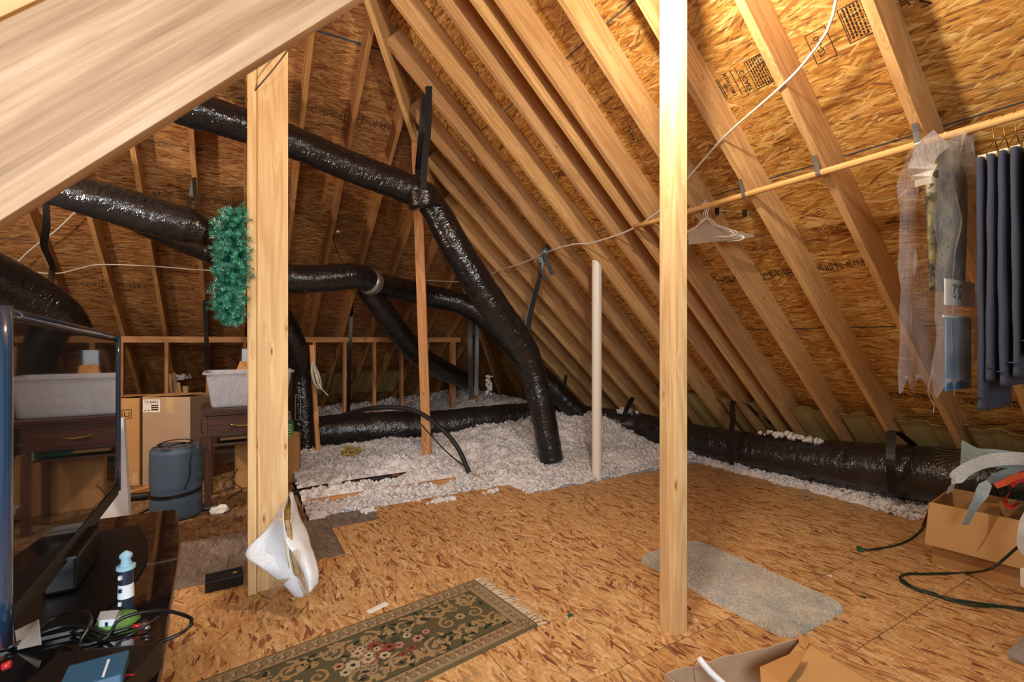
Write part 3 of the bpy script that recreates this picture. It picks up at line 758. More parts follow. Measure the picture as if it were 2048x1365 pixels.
for (px, py) in [(604, 795), (611, 845), (613, 893)]:
    p = T(px+2, py, 4.955); m = MB(); m.box((-.018, -.0012, -.005), (.018, .0012, .005), M=Matrix.Translation(p) @ Matrix.Rotation(math.radians(-30), 4, 'Z')); m.build('printed_mark', M_PRINT, d6)
m = MB(); p = T(596, 815, 4.965); Mx = Matrix.Translation(p) @ Matrix.Rotation(math.radians(-30), 4, 'Z') @ Matrix.Rotation(math.pi/2, 4, 'X')
box_outline(m, Mx, -.03, -.13, .03, .13, .004)
m.build('printed_mark', M_PRINT, d6)
# trunk: right side and round the corner
TR = [V((4.33, .35, .38)), V((4.33, 1.0, .33)), V((4.33, 1.47, .295)), V((4.33, 2.4, .205)), V((4.33, 3.2, .17)), V((4.28, 3.75, .19)), V((4.12, 4.35, .24)), V((3.75, 4.95, .27)), V((3.25, 5.25, .27)), V((2.7, 5.33, .26)), V((2.1, 5.40, .24)), V((1.5, 5.50, .25)), V((.95, 5.60, .25)), V((.55, 5.70, .22))]
d8 = duct('thick black trunk duct lying along the right eave and round the back corner', TR, [.205, .203, .20, .185, .18, .165, .16, .165, .18, .185, .18, .19, .185, .17], M_DUCTD, .035, 8, 48, .014)
# prints on the trunk: white dashes, boxes and faint text
m = MB()
for (y, zc) in [(1.2, .317), (1.55, .288), (1.98, .246), (2.38, .207), (2.80, .188), (3.2, .17)]:
    r_ = .205; m = MB()
    for a_ in (2.55,):
        x = 4.33+r_*math.cos(a_); z = zc+r_*math.sin(a_)
        Mx = frame((x-.004, y, z+.003), (0, -1, 0), (-math.cos(a_-math.pi/2), 0, -math.sin(a_-math.pi/2))); Mx = frame((x-.006, y, z+.004), (0, -1, 0), (math.sin(a_), 0, -math.cos(a_)))
        m.box((-.010, -.018, 0), (.010, .018, .0015), M=Mx)
        box_outline(m, Mx, .05, -.035, .19, .035, .0018); box_outline(m, Mx, .20, -.035, .33, .035, .0018)
        for q in range(2):
            xx = .06
            while xx < .31: w_ = rs.uniform(.006, .02); m.box((xx, -.026+q*.014, 0), (xx+w_, -.0235+q*.014, .001), M=Mx); xx += w_+.008
        m.build('printed_mark', M_PRINTG, d8)
tuft((4.27, 2.42, .405), (.07, .22, .02), 90, 'fluff lying on top of the thick trunk duct', 5)
tuft((4.05, 4.30, .41), (.1, .1, .03), 60, 'fluff on the trunk duct beside the cream pipe', 6)
tuft((3.45, 5.0, .50), (.08, .10, .04), 60, 'tuft hanging low in the far dark corner', 7)
tuft(tuple(T(978, 772, 6.2)), (.05, .05, .12), 40, 'small white tuft caught on wires in the dark corner', 8)

# black hoses in the insulation
def cord(label, pts, r, mat, cat='cable', name='cable', step=.013, n=8, parent=None):
    o = tube_obj(name, pts, r, mat, parent, n, step)
    if parent is None: tag(o, label, cat)
    return o
cord('arched black hose looping over the insulation behind the thin post', [T(640, 850, 4.9), T(700, 826, 4.8), T(765, 815, 4.7), T(830, 822, 4.6), T(880, 855, 4.5), T(915, 895, 4.45), T(938, 945, 4.4)], .022, M_GREYHOSE, 'hose', 'hose')
cord('thin black cable hanging inside the hose arch', [T(830, 835, 4.62), T(870, 880, 4.6), T(900, 910, 4.55), T(928, 932, 4.45)], .007, M_GREYHOSE)
cord('straight black hose lying on the joists by the deck edge', [(.40, 4.30, .005), (.9, 4.30, .02), (1.4, 4.31, .02), (1.9, 4.33, .03), (2.35, 4.34, .04)], .027, M_GREYHOSE, 'hose', 'hose')
o = cord('black corrugated hose on the floor by the white panel', [onZ(255, 995, .03), onZ(290, 992, .03), onZ(330, 985, .03)], .03, M_GREYHOSE, 'hose', 'hose')
cord('thin black cord on the floor left of the rolled pad', [onZ(262, 1035, .006), onZ(290, 1022, .006), onZ(325, 1003, .006)], .006, M_BLKCABLE)

# straps
def strap(label, pts, wd, mat=M_STRAP, side=(.87, -.5, 0), ws=None):
    o = ribbon('duct_strap', pts, side, wd, mat, None, .003, .03, ws); return tag(o, label, 'strap', 'black duct hanging straps')
t = thing('duct_strap', 'long black strap pair hanging the upper duct from a jack rafter', 'strap', tuple(T(858, 175, 3.9)), 'black duct hanging straps')
ribbon('strap_tail', [T(858, 172, 3.9), T(856, 260, 3.92), T(849, 330, 3.93), T(846, 400, 3.94)], (.87, -.5, 0), .052, M_STRAP, t, .003, .03)
ribbon('strap_tail', [T(850, 185, 3.97), T(843, 260, 4.02), T(836, 340, 4.22), T(838, 372, 4.25)], (.87, -.5, 0), .05, M_STRAP, t, .003, .03)
m = MB(); m.lathe([(.004, 0), (.004, .004)], tuple(T(858, 180, 3.88)), 8); m.build('nail', M_METAL, t)
tube_obj('strap_loop', [T(846, 385, 3.99), T(850, 415, 4.0)], .132, M_DUCT, t, 32, .01)
t = thing('duct_strap', 'long twisted strap hanging the lower bend of the upper duct', 'strap', tuple(T(1100, 485, 4.75)), 'black duct hanging straps')
ribbon('strap_tail', [T(1101, 482, 4.75), T(1085, 520, 4.75), T(1078, 560, 4.72), T(1063, 620, 4.6), T(1050, 700, 4.42)], (.87, -.5, 0), .045, M_STRAPG, t, .003, .03)
ribbon('strap_tail', [T(1098, 490, 4.8), T(1080, 515, 4.82), T(1082, 545, 4.8), T(1065, 600, 4.75), T(1052, 655, 4.72)], (.87, -.5, 0), .04, M_STRAP, t, .003, .03)
ribbon('strap_end', [T(1088, 505, 4.7), T(1097, 530, 4.68), T(1104, 550, 4.66)], (.87, -.5, 0), .04, M_STRAP, t, .003, .03)
ribbon('strap_end', [T(1080, 525, 4.7), T(1082, 545, 4.68), T(1095, 558, 4.66)], (.6, -.3, .6), .03, M_STRAP, t, .003, .02)
strap('black strap hanging down in front of the low stud wall', [T(704, 600, 6.5), T(700, 700, 6.4), T(697, 800, 6.0), T(696, 835, 5.7)], .045)
strap('short black strap above the left duct by the garland', [T(388, 355, 3.85), T(392, 400, 3.8), T(402, 440, 3.78)], .045, ws=[.03, .035, .05])
strap('short black strap mate beside the garland', [T(389, 355, 3.87), T(380, 400, 3.9), T(374, 430, 3.9)], .035)
strap('wavy black strap hanging at the far left', [T(92, 400, 3.3), T(93, 450, 3.4), T(88, 490, 3.6), T(100, 520, 3.9), T(108, 540, 4.1)], .045)
strap('small black strap over the near left duct', [T(104, 535, 4.0), T(103, 560, 3.6), T(97, 575, 3.0)], .04)
strap('tiny black strap hook beside the near left duct', [T(115, 568, 4.2), T(112, 585, 3.6), T(118, 592, 3.0)], .03)
strap('black strap over the trunk duct beside the cardboard carton', [V((4.62, 1.60, .36)), T(1790, 862, 3.45), T(1783, 880, 3.42), T(1781, 930, 3.38), T(1785, 985, 3.42)], .058, M_STRAP, (0, 1, 0))
strap('black strap holding the trunk duct just right of the tall post', [V((4.62, 2.85, .42)), T(1472, 800, 4.7), T(1466, 840, 4.6), T(1462, 870, 4.55), T(1463, 930, 4.5)], .055, M_STRAP, (0, 1, 0))
strap('black strap low down just left of the tall post', [T(1266, 795, 5.5), T(1255, 815, 5.4), T(1243, 845, 5.3)], .05)
strap('small black strap in the far corner above a low duct', [T(1132, 750, 5.9), T(1129, 775, 5.8)], .04, M_STRAPG)
strap('pair of black straps hanging at the end of the low wall', [T(941, 630, 6.2), T(940, 700, 6.2), T(942, 800, 6.0)], .06)
strap('black strap beside the end stud of the low wall', [T(955, 630, 6.1), T(954, 700, 6.1), T(952, 790, 6.0)], .045, M_STRAPG)
strap('dark strap running down behind the garland to the tote', [T(410, 600, 5.2), T(413, 680, 5.2), T(415, 740, 5.0)], .05)

# ------------------------------------------------------------------ pvc pipe
m = MB(); n = 28; v = []; x, y = 2.83, 3.37; r = .0445
for k in range(n):
    a = 2*math.pi*k/n; v.append(V((x+r*math.cos(a), y+r*math.sin(a), -.12)))
for k in range(n):
    a = 2*math.pi*k/n; xx = x+r*math.cos(a); v.append(V((xx, y+r*math.sin(a), CR-.004-SR*xx)))
f = [(k, (k+1) % n, n+(k+1) % n, n+k) for k in range(n)]
m.add(v, f); o = m.build('vent_pipe', M_PVC, auto=True); tag(o, 'cream plastic vent pipe rising from the deck edge to the roof', 'pipe')

# ------------------------------------------------------------------ cables on rafters
def RR(px, py): return onR(px, py, CR-.012)
pts = [RR(1680, -40), RR(1672, 0), RR(1655, 60), RR(1600, 135), RR(1545, 188), RR(1450, 272), RR(1385, 345), RR(1320, 420), RR(1255, 462), RR(1180, 486), RR(1150, 488), RR(1105, 500), RR(1040, 528), RR(1000, 540), RR(968, 556)]
cord('long white cable stapled across the right-slope rafters from top to hip', pts, .0065, M_WIRE, step=.04)
m = MB()
BBp = lambda px, py: onB(px, py, CB-.012)
cord('white cable crossing the rear rafters behind the thin post', [BBp(958, 562), BBp(905, 563), BBp(845, 560)], .0055, M_WIRE)
cord('white cable crossing the rear rafters left of the garland', [BBp(425, 541), BBp(390, 539), BBp(300, 532), BBp(205, 529), BBp(165, 535), BBp(120, 546), BBp(70, 545), BBp(20, 541)], .0055, M_WIRE)
cord('white cable dropping from the left duct to the left edge', [BBp(150, 424), BBp(110, 462), BBp(60, 500), BBp(22, 538)], .0065, M_WIRE)
cord('brown cord hanging over the top of the left post', [T(590, 70, 2.62), T(575, 100, 2.42), T(545, 140, 2.36), T(515, 175, 2.36), T(492, 203, 2.4)], .0035, M_BRN)
cord('thin dark cord on the side of the left post', [T(493, 280, 2.42), T(491, 350, 2.42), T(489, 405, 2.42)], .002, M_BRN)
# coil of cable on single stud
t = thing('cable_coil', 'small coil of white and green cable hung on the single stud', 'cable', tuple(T(627, 725, 4.85)))
for k in range(6):
    px = 621+k*2.2
    cord('', [T(624, 722, 4.84), T(px, 745, 4.80), T(px+6, 768, 4.80), T(638+k, 778, 4.84), T(634+k, 750, 4.84), T(626, 722, 4.85)], .0035, M_WIRE if k % 3 else M_GREENL, parent=t, name='loop')
cord('', [T(632, 750, 4.8), T(642, 775, 4.8), T(657, 792, 4.8)], .004, M_WIRE, parent=t, name='tail')
cord('thin black cord dangling from a sign clip on a rear rafter', [BBp(666, 470), BBp(673, 500), BBp(687, 528)], .004, M_BLKCABLE)

m = MB().box((-.016, -.002, -.01), (.016, .002, .01), M=Matrix.Translation(BBp(676, 463)) @ Matrix.Rotation(-.5, 4, 'Z')); o = m.build('small_sign', M_PAPER); tag(o, 'tiny white tag on a rear rafter above the thin dangling cord', 'tag')
# ------------------------------------------------------------------ clothes rod with brackets
ROD = V((2.60, 0, 2.115))
t = thing('clothes_rod', 'long round wooden clothes rod fixed under the right-slope rafters', 'rod', (2.60, 1.4, 2.115))
v, f, uv = tube_geo([(2.60, .02, 2.118), (2.60, 2.66, 2.108)], .0165, 20, .2)
M = frame((2.60, 0, 2.115), (0, 1, 0), (0, 0, 1)); Mi = M.inverted()
mesh('dowel', [Mi @ p for p in v], f, M_DOWEL, t, M, smooth=True)
for y in (.93, 1.345, 1.76):
    m = MB(); pts = []
    for k in range(13):
        a = math.pi*.95+k*math.pi/12*1.1; pts.append(V((2.60+.0195*math.cos(a), y, 2.115+.0195*math.sin(a))))
    v, f = ribbon_geo(pts, (0, 1, 0), .022, .002, .01); m.add(v, f)
    v, f = ribbon_geo([V((2.58, y, 2.115)), V((2.565, y, 2.160)), V((2.55, y, 2.195))], (0, 1, 0), .022, .002, .02); m.add(v, f)
    v, f = ribbon_geo([V((2.62, y, 2.120)), V((2.62, y, 2.14))], (0, 1, 0), .022, .002, .02); m.add(v, f)
    m.build('bracket', M_METAL, t)

# hangers
def hanger_wire(y, tilt, sc=1.0, paper=False):
    """points of a wire hanger hanging from rod at y; plane turned by tilt about z"""
    c, s = math.cos(tilt), math.sin(tilt)
    def P(u, z): return V((2.60+u*c*sc, y+u*s*sc, 2.115+z*sc))
    hook = [P(-.022, .0), P(-.012, .018), P(.0, .0215), (P(.016, .014)), P(.020, -.01), P(.008, -.035), P(0, -.06), P(0, -.095)]
    body = [P(0, -.095), P(.03, -.115), P(.06, -.15), P(.14, -.19), P(.195, -.215), P(.20, -.232), P(.18, -.24), P(0, -.242), P(-.18, -.24), P(-.20, -.232), P(-.195, -.215), P(-.14, -.19), P(-.06, -.15), P(-.03, -.115), P(0, -.095)]
    return hook, body
for (y, tl, lab, mt) in [(2.02, -.95, 'white wire hanger, front one of the empty hangers on the rod', M_PAPER), (2.035, -.80, 'white wire hanger behind the front one on the rod', M_PAPER), (2.05, -1.08, 'bent metal wire hanger among the empty hangers', M_METAL)]:
    hk, bd_ = hanger_wire(y, tl, .86)
    t = thing('wire_hanger', lab, 'hanger', (2.60, y, 1.9), 'empty hangers on the rod')
    cord('', hk, .0018, mt, parent=t, name='hook', step=.008); cord('', bd_, .0018, mt, parent=t, name='wire_body', step=.01)
hk, bd_ = hanger_wire(2.13, -.70, 1.0)
t = thing('paper_hanger', 'wire hanger covered with a pale cardboard triangle beside the tall post', 'hanger', (2.60, 2.13, 1.9), 'empty hangers on the rod')
cord('', hk, .0018, M_METAL, parent=t, name='hook', step=.008)
q = [T(1378, 489, 2.95), T(1376, 466, 2.95), T(1412, 447, 3.02), T(1510, 470, 3.16), T(1508, 474, 3.16), T(1488, 479, 3.14)]
m = MB().poly(q, .002); m.build('cardboard_cover', M_KRAFTG, t)
q = [T(1462, 476, 3.10), T(1470, 469, 3.10), T(1487, 470, 3.12), T(1490, 476, 3.12), T(1480, 481, 3.12), T(1455, 483, 3.08)]
m = MB().poly(q, .002); m.build('white_end', M_PAPER, t)
t = thing('clip_hanger', 'dark trouser hanger with two clips behind the wire hangers', 'hanger', (2.60, 2.2, 2.05), 'empty hangers on the rod')
cord('', [T(1420, 419, 3.15), T(1465, 422, 3.1), T(1505, 425, 3.0)], .0022, M_METAL, parent=t, name='crossbar')
for (px, py, tt) in [(1434, 420, 3.13), (1489, 424, 3.03)]:
    c = T(px, py, tt); m = MB().box((-.008, -.012, -.022), (.008, .012, .016), M=Matrix.Translation(c), bev=.003); m.box((-.006, -.010, -.034), (.006, .010, -.018), M=Matrix.Translation(c), bev=.002); m.build('clip', M_BLACKP, t)
cord('', [T(1407, 420, 3.15), T(1406, 405, 3.15), T(1412, 400, 3.13)], .002, M_METAL, parent=t, name='hook')

# trousers
def trouser(y, xa, xb, zb, lab, seed, zt=1.955):
    t = thing('folded_trousers', lab, 'trousers', (2.62, y, zt), 'navy trousers on clip hangers')
    nx, nz = 14, 60; v = []; f = []; rg = random.Random(seed)
    th = .028
    for s in (0, 1):
        for j in range(nz+1):
            for i in range(nx+1):
                u = i/nx; w_ = j/nz; x = xa+(xb-xa)*u; z = zt+(zb-zt)*w_
                off = .003*math.sin(u*7+seed)+.004*math.sin(w_*4+seed*2)*(w_)+.004*noise.noise(V((u*6, w_*5, seed)))
                tt = th*(.5+.5*math.sin(math.pi*min(1, max(0, u)))**.35)
                v.append(V((x+.004*math.sin(w_*3+seed)+.01*w_, y+off+(tt/2 if s else -tt/2), z)))
    K = (nx+1)*(nz+1)
    for j in range(nz):
        for i in range(nx):
            a = j*(nx+1)+i; f.append((a, a+1, a+nx+2, a+nx+1)); f.append((a+K, a+nx+1+K, a+nx+2+K, a+1+K))
    for j in range(nz): a = j*(nx+1); f.append((a, a+nx+1, a+nx+1+K, a+K)); a += nx; f.append((a, a+K, a+nx+1+K, a+nx+1))
    for i in range(nx): a = i; f.append((a, a+K, a+1+K, a+1)); a = nz*(nx+1)+i; f.append((a, a+1, a+1+K, a+K))
    mesh('cloth', v, f, M_NAVY, t, smooth=True)
    # hem band and clip
    m = MB().box((xa-.002, y-.011, zb+.05), (xb+.002, y+.011, zb+.053)); m.build('hem_stitch', M_NAVY, t)
    for xx in (xa+.05, xb-.06):
        m = MB().box((xx-.025, y-.013, zt-.012), (xx+.025, y+.013, zt+.012), bev=.003); m.build('clip', simple_clip, t)
    cord('', [(xa+.05, y, zt+.012), ((xa+xb)/2, y, 2.055), (2.60, y, 2.085), (2.605, y, 2.115), (2.60, y, 2.138), (2.585, y, 2.125)], .002, M_BRASS, parent=t, name='hook', step=.02)
    cord('', [(xb-.06, y, zt+.012), ((xa+xb)/2, y, 2.055)], .002, M_BRASS, parent=t, name='hook_arm', step=.02)
simple_clip = simple('cream_clip', '#d9cba6', .5)
trouser(.695, 2.46, 2.78, .985, 'navy trousers nearest the garment bag, leftmost of the hanging pairs', 1)
trouser(.664, 2.455, 2.78, 1.10, 'navy trousers second from the garment bag', 2)
trouser(.632, 2.45, 2.78, 1.085, 'navy trousers third from the garment bag', 3)
trouser(.600, 2.445, 2.78, 1.12, 'navy trousers fourth from the garment bag', 4)
trouser(.562, 2.43, 2.80, 1.20, 'dark navy trousers at the right edge, foremost of the hanging pairs', 5)
# garment bag
t = thing('garment_bag', 'clear plastic garment bag with a camouflage jacket and printed sleeve on the rod', 'garment bag', (2.6, .82, 1.6))
def bagsheet(y, xl_, xr_, seed, amp=.014, z0=2.10, z1=1.06):
    nx, nz = 26, 60; v = []; f = []
    for j in range(nz+1):
        w_ = j/nz; z = z0+(z1-z0)*w_
        a = float(np.interp(w_, [0, .08, .2, .6, 1], [xl_[0], xl_[1], xl_[2], xl_[3], xl_[4]])); b = float(np.interp(w_, [0, .08, .2, .6, 1], xr_))
        for i in range(nx+1):
            u = i/nx; x = a+(b-a)*u
            v.append(V((x, y+amp*math.sin(u*13+seed+w_*1.5)+.02*noise.noise(V((u*5, w_*7, seed))), z-.03*math.sin(u*20+seed)*(w_ > .97))))
    for j in range(nz):
        for i in range(nx): a = j*(nx+1)+i; f.append((a, a+1, a+nx+2, a+nx+1))
    return v, f
for y, sd in ((.775, 1), (.90, 2)):
    v, f = bagsheet(y, [2.52, 2.40, 2.36, 2.34, 2.32], [2.66, 2.74, 2.78, 2.80, 2.80], sd)
    mesh('film_sheet', v, f, M_FILM, t, smooth=True)
v, f = ribbon_geo([V((2.44, .8, 2.06)), V((2.36, .82, 2.00)), V((2.32, .82, 1.93)), V((2.33, .82, 1.86))], (0, .3, 1), .09, .001, .02); mesh('torn_film', v, f, M_FILM2, t)
v, f = ribbon_geo([V((2.36, .8, 1.14)), V((2.34, .81, 1.05)), V((2.37, .80, 1.0)), V((2.36, .80, .97))], (1, .3, 0), .07, .001, .02, ws=[.08, .07, .02, .05]); mesh('torn_film', v, f, M_FILM2, t)
def camo():
    t_ = NT('camouflage_cloth'); n_ = t_.noise(t_.obj(), 9, 3)[0]; t_.l(t_.ramp(n_, [(.38, '#3d3a34'), (.46, '#6b6648'), (.52, '#8a8058'), (.60, '#a39a84'), (.66, '#55503f')], 'CONSTANT'), t_.b.inputs['Base Color']); t_.b.inputs['Roughness'].default_value = .9; return t_.m
M_CAMO = camo()
nx = 20; v = []; f = []
for s in (0, 1):
    for j in range(31):
        w_ = j/30; z = 2.08-.62*w_; half = float(np.interp(w_, [0, .10, .25, 1], [.05, .15, .185, .16]))
        for i in range(nx+1):
            u = i/nx; x = 2.60+half*(2*u-1); d = (.028+.008*math.sin(u*14+w_*4))*math.sqrt(max(.0, 1-(2*u-1)**2))+.002
            v.append(V((x, .835+(d if s else -d), z)))
K = 31*(nx+1)
for j in range(30):
    for i in range(nx): a = j*(nx+1)+i; f.append((a, a+1, a+nx+2, a+nx+1)); f.append((a+K, a+nx+1+K, a+nx+2+K, a+1+K))
    a = j*(nx+1); f.append((a, a+nx+1, a+nx+1+K, a+K)); a += nx; f.append((a, a+K, a+nx+1+K, a+nx+1))
for i in range(nx): f.append((i, i+K, i+1+K, i+1)); a = 30*(nx+1)+i; f.append((a, a+1, a+1+K, a+K))
mesh('jacket', v, f, M_CAMO, t, smooth=True)
m = MB().box((2.45, .792, 1.395), (2.76, .796, 1.50)); o = m.build('printed_panel', M_PAPER, t)
mm = MB(); Mx = frame((2.56, .790, 1.45), (1, 0, 0), (0, 0, 1)); vv, ff = text_mesh("2'S", .085, .001); mm.add([Mx @ V((-p.x, p.y, p.z)) for p in vv], [tuple(reversed(q)) for q in ff]); mm.build('lettering', M_LBLACK, o)
m = MB().box((2.46, .793, 1.05), (2.72, .797, 1.345)); m.build('blue_panel', simple('bag_blue_print', '#4f86ae', .5, nscale=6, namt=.15), t)
m = MB().box((2.44, .794, 1.345), (2.73, .798, 1.353)); m.build('white_band', M_PAPER, t)
cord('', [(2.60, .84, 2.07), (2.605, .84, 2.11), (2.60, .84, 2.135), (2.585, .84, 2.12)], .002, M_PAPER, parent=t, name='hook', step=.01)

# ------------------------------------------------------------------ green garland
rg = np.random.default_rng(11)
def garland():
    t = thing('garland', 'bunched artificial fir garland in blue-green tinsel hanging against the left post', 'garland', tuple(T(462, 540, 2.42)))
    v = []; f = []; b = 0
    pts = [T(470, 425, 2.30), T(458, 470, 2.27), T(468, 520, 2.27), T(460, 570, 2.27), T(457, 610, 2.27), T(467, 640, 2.28)]
    C = catmull(pts, .01)
    wid = lambda w_: float(np.interp(w_, [0, .08, .25, .5, .75, .93, 1], [.055, .095, .10, .105, .10, .085, .05]))
    for s_ in range(620):
        w_ = rg.random(); c = C[int(w_*(len(C)-1))]; W_ = wid(w_)
        ang = rg.uniform(0, 2*math.pi); el = rg.uniform(-.9, .9)
        d = V((math.cos(ang)*math.cos(el), math.sin(ang)*math.cos(el), math.sin(el)-.1)).normalized()
        L = W_*rg.uniform(.45, 1.02); 
        side = d.cross(V((0, 0, 1))).normalized(); up = side.cross(d)
        for k in range(46):
            q = k/46; p = c+d*(L*(.30+.70*q)); a2 = k*2.4+rg.uniform(-.3, .3)
            nd = (d*rg.uniform(.55, .95)+(side*math.cos(a2)+up*math.sin(a2))*1.0).normalized(); ln = rg.uniform(.016, .026)*(1-.35*q*q)
            sd = nd.cross(d).normalized()*.0013
            e = p+nd*ln
            v += [p-sd, p+sd, e+sd*.7, e-sd*.7]; f.append((b, b+1, b+2, b+3)); b += 4
    o = mesh('needles', v, f, M_FIR, t)
    tube_obj('stem', pts, .008, M_GREENL, t, 8, .02)
garland()

# ------------------------------------------------------------------ rugs
def rug():
    L, W_ = 1.52, .50; du = .0032
    nu, nv = int(L/du), int(W_/du); rr = np.random.default_rng(5)
    U, Vv = np.meshgrid(np.linspace(0, L, nu+1), np.linspace(0, W_, nv+1), indexing='ij')
    def c3(h): return np.array(lin(h)[:3])
    olive, beige, tan, red, dk, cream = c3('#60573f'), c3('#a89272'), c3('#a5875d'), c3('#8c4a3a'), c3('#2f3327'), c3('#c9b592')
    C = np.zeros(U.shape+(3,))+olive
    d = np.minimum(np.minimum(U, L-U), np.minimum(Vv, W_-Vv))
    def paint(m, c, a=1.0):
        C[m] = C[m]*(1-a)+c*a
    def spiral(cu, cv, r, turn, hand, col, wd):
        a = np.linspace(0, turn*2*np.pi, 120); rad = r*(1-a/a[-1]*.85)
        for aa, ra in zip(a, rad): disc(cu+ra*np.cos(hand*aa+turn), cv+ra*np.sin(hand*aa+turn), wd*(.6+.6*ra/r), col)
    def disc(cu, cv, r, col, a=1.0):
        i0, i1 = max(0, int((cu-r)/L*nu)), min(nu, int((cu+r)/L*nu)+1); j0, j1 = max(0, int((cv-r)/W_*nv)), min(nv, int((cv+r)/W_*nv)+1)
        if i1 <= i0 or j1 <= j0: return
        s = np.s_[i0:i1+1, j0:j1+1]; m = (U[s]-cu)**2+(Vv[s]-cv)**2 < r*r; C[s][m] = C[s][m]*(1-a)+col*a
    def flower(cu, cv, r, pet, ctr):
        n = 6; ph = rr.uniform(0, 6)
        disc(cu, cv, r*1.05, dk, .6)
        for k in range(n): disc(cu+r*.6*np.cos(ph+k*6.283/n), cv+r*.6*np.sin(ph+k*6.283/n), r*.40, pet)
        disc(cu, cv, r*.34, ctr); disc(cu, cv, r*.15, dk)
    def leafpath(a, b, col):
        for q in np.linspace(0, 1, 10): disc(a[0]+(b[0]-a[0])*q, a[1]+(b[1]-a[1])*q, .006*np.sin(np.pi*q)+.002, col)
    fld = d > .085
    # field: scrolls, small flowers, central bouquets
    for cu in np.arange(L-.16, -.1, -.155):
        for sgn in (0, 1):
            cv = .145 if sgn else W_-.145
            spiral(cu+(.05 if sgn else 0), cv, .052, 1.4, 1 if sgn else -1, tan, .0058); spiral(cu-.07, cv+(.02 if sgn else -.02), .03, 1.2, -1 if sgn else 1, tan, .004)
            for _ in range(6): flower(cu+rr.uniform(-.08, .08), cv+rr.uniform(-.035, .035), rr.uniform(.010, .016), beige, red)
            for _ in range(16):
                a = (cu+rr.uniform(-.08, .08), cv+rr.uniform(-.05, .05)); an = rr.uniform(0, 6.28); leafpath(a, (a[0]+.03*np.cos(an), a[1]+.03*np.sin(an)), dk if rr.random() < .3 else tan)
    for cu in (L-.62, L-1.25):
        for _ in range(34):
            a, rd = rr.uniform(0, 6.28), abs(rr.normal(0, .5)); u_, v_ = cu+.19*rd*np.cos(a), W_/2+.075*rd*np.sin(a); 
            disc(u_, v_, .02, dk, .5)
        for _ in range(46):
            a, rd = rr.uniform(0, 6.28), abs(rr.normal(0, .5)); flower(cu+.21*rd*np.cos(a), W_/2+.085*rd*np.sin(a), rr.uniform(.014, .030), [cream*.85, beige*.8, red, c3('#b08468')][rr.integers(0, 4)], [red, dk][rr.integers(0, 2)])
    for cu in (L-.24, L-.93):
        flower(cu, W_/2+.01, .024, beige, red); spiral(cu-.07, W_/2, .04, 1.3, 1, tan, .005); spiral(cu+.07, W_/2, .04, 1.3, -1, tan, .005)
    # border
    C2 = C.copy(); C[:] = C2
    m = d <= .085; C[m] = beige*.86
    for cu in np.arange(0.02, L, .042):
        for cv in (.042, W_-.042): spiral(cu, cv, .018, 1.3, 1, tan*.5, .0034); spiral(cu+.02, cv+(.02 if cv < .2 else -.02), .009, 1.1, -1, red*.7, .002); flower(cu+.021, cv, .007, cream, red)
    for cv in np.arange(.03, W_, .042): spiral(L-.042, cv, .018, 1.3, 1, tan*.5, .0034); flower(L-.042, cv+.021, .007, cream, red)
    paint((d > .080) & (d < .086), dk*1.2+.02); paint((d > .072) & (d < .079), tan); paint((d > .008) & (d < .014), tan*.7); paint(d < .007, olive*1.1)
    Z = .010+.0008*rr.random(U.shape); Z -= .006*(d < .003)
    verts = np.stack([U-L, Vv-W_/2, Z], -1).reshape(-1, 3)
    idx = np.arange((nu+1)*(nv+1)).reshape(nu+1, nv+1)
    F_ = np.stack([idx[:-1, :-1], idx[1:, :-1], idx[1:, 1:], idx[:-1, 1:]], -1).reshape(-1, 4).tolist()
    # skirt
    b = len(verts); loop = np.concatenate([idx[:, 0], idx[-1, 1:], idx[-2::-1, -1], idx[0, -2:0:-1]]); sk = verts[loop].copy(); sk[:, 2] = .001
    verts = np.vstack([verts, sk]); n = len(loop)
    F_ += [[int(loop[i]), b+i, b+(i+1) % n, int(loop[(i+1) % n])] for i in range(n)]
    p_far = onZ(950, 1163); p_near = onZ(1076, 1252)
    mid = (p_far+p_near)/2; ax = V((p_far.y-p_near.y, -(p_far.x-p_near.x), 0)).normalized()
    ang = math.atan2(ax.y, ax.x)
    M = Matrix.Translation(mid) @ Matrix.Rotation(ang, 4, 'Z')
    t = bpy.data.objects.new('runner_rug', None); put(t, None, M); tag(t, 'olive and beige floral runner rug with a cream fringe at its far end', 'rug')
    o = mesh('woven_field', verts, F_, M_RUG, t, M)
    ca = o.data.color_attributes.new('Col', 'FLOAT_COLOR', 'POINT')
    cc = np.ones((len(verts), 4)); cc[:b, :3] = C.reshape(-1, 3); cc[b:, :3] = olive*.8; ca.data.foreach_set('color', cc.ravel())
    m = MB(); q = random.Random(4)
    for k in range(95):
        y = -W_/2+W_*k/94; a = q.uniform(-.5, .5); ln = q.uniform(.04, .065)
        m.tube([(-.004, y, .006), (ln*.4, y+ln*.2*math.sin(a*3), .007), (ln*math.cos(a), y+ln*math.sin(a), .003)], .0022, 5, step=.012)
    mesh('fringe', m.v, m.f, simple('cream_fringe', '#d2bda0', .9, nscale=200), t, M @ Matrix.Identity(4))
rug()

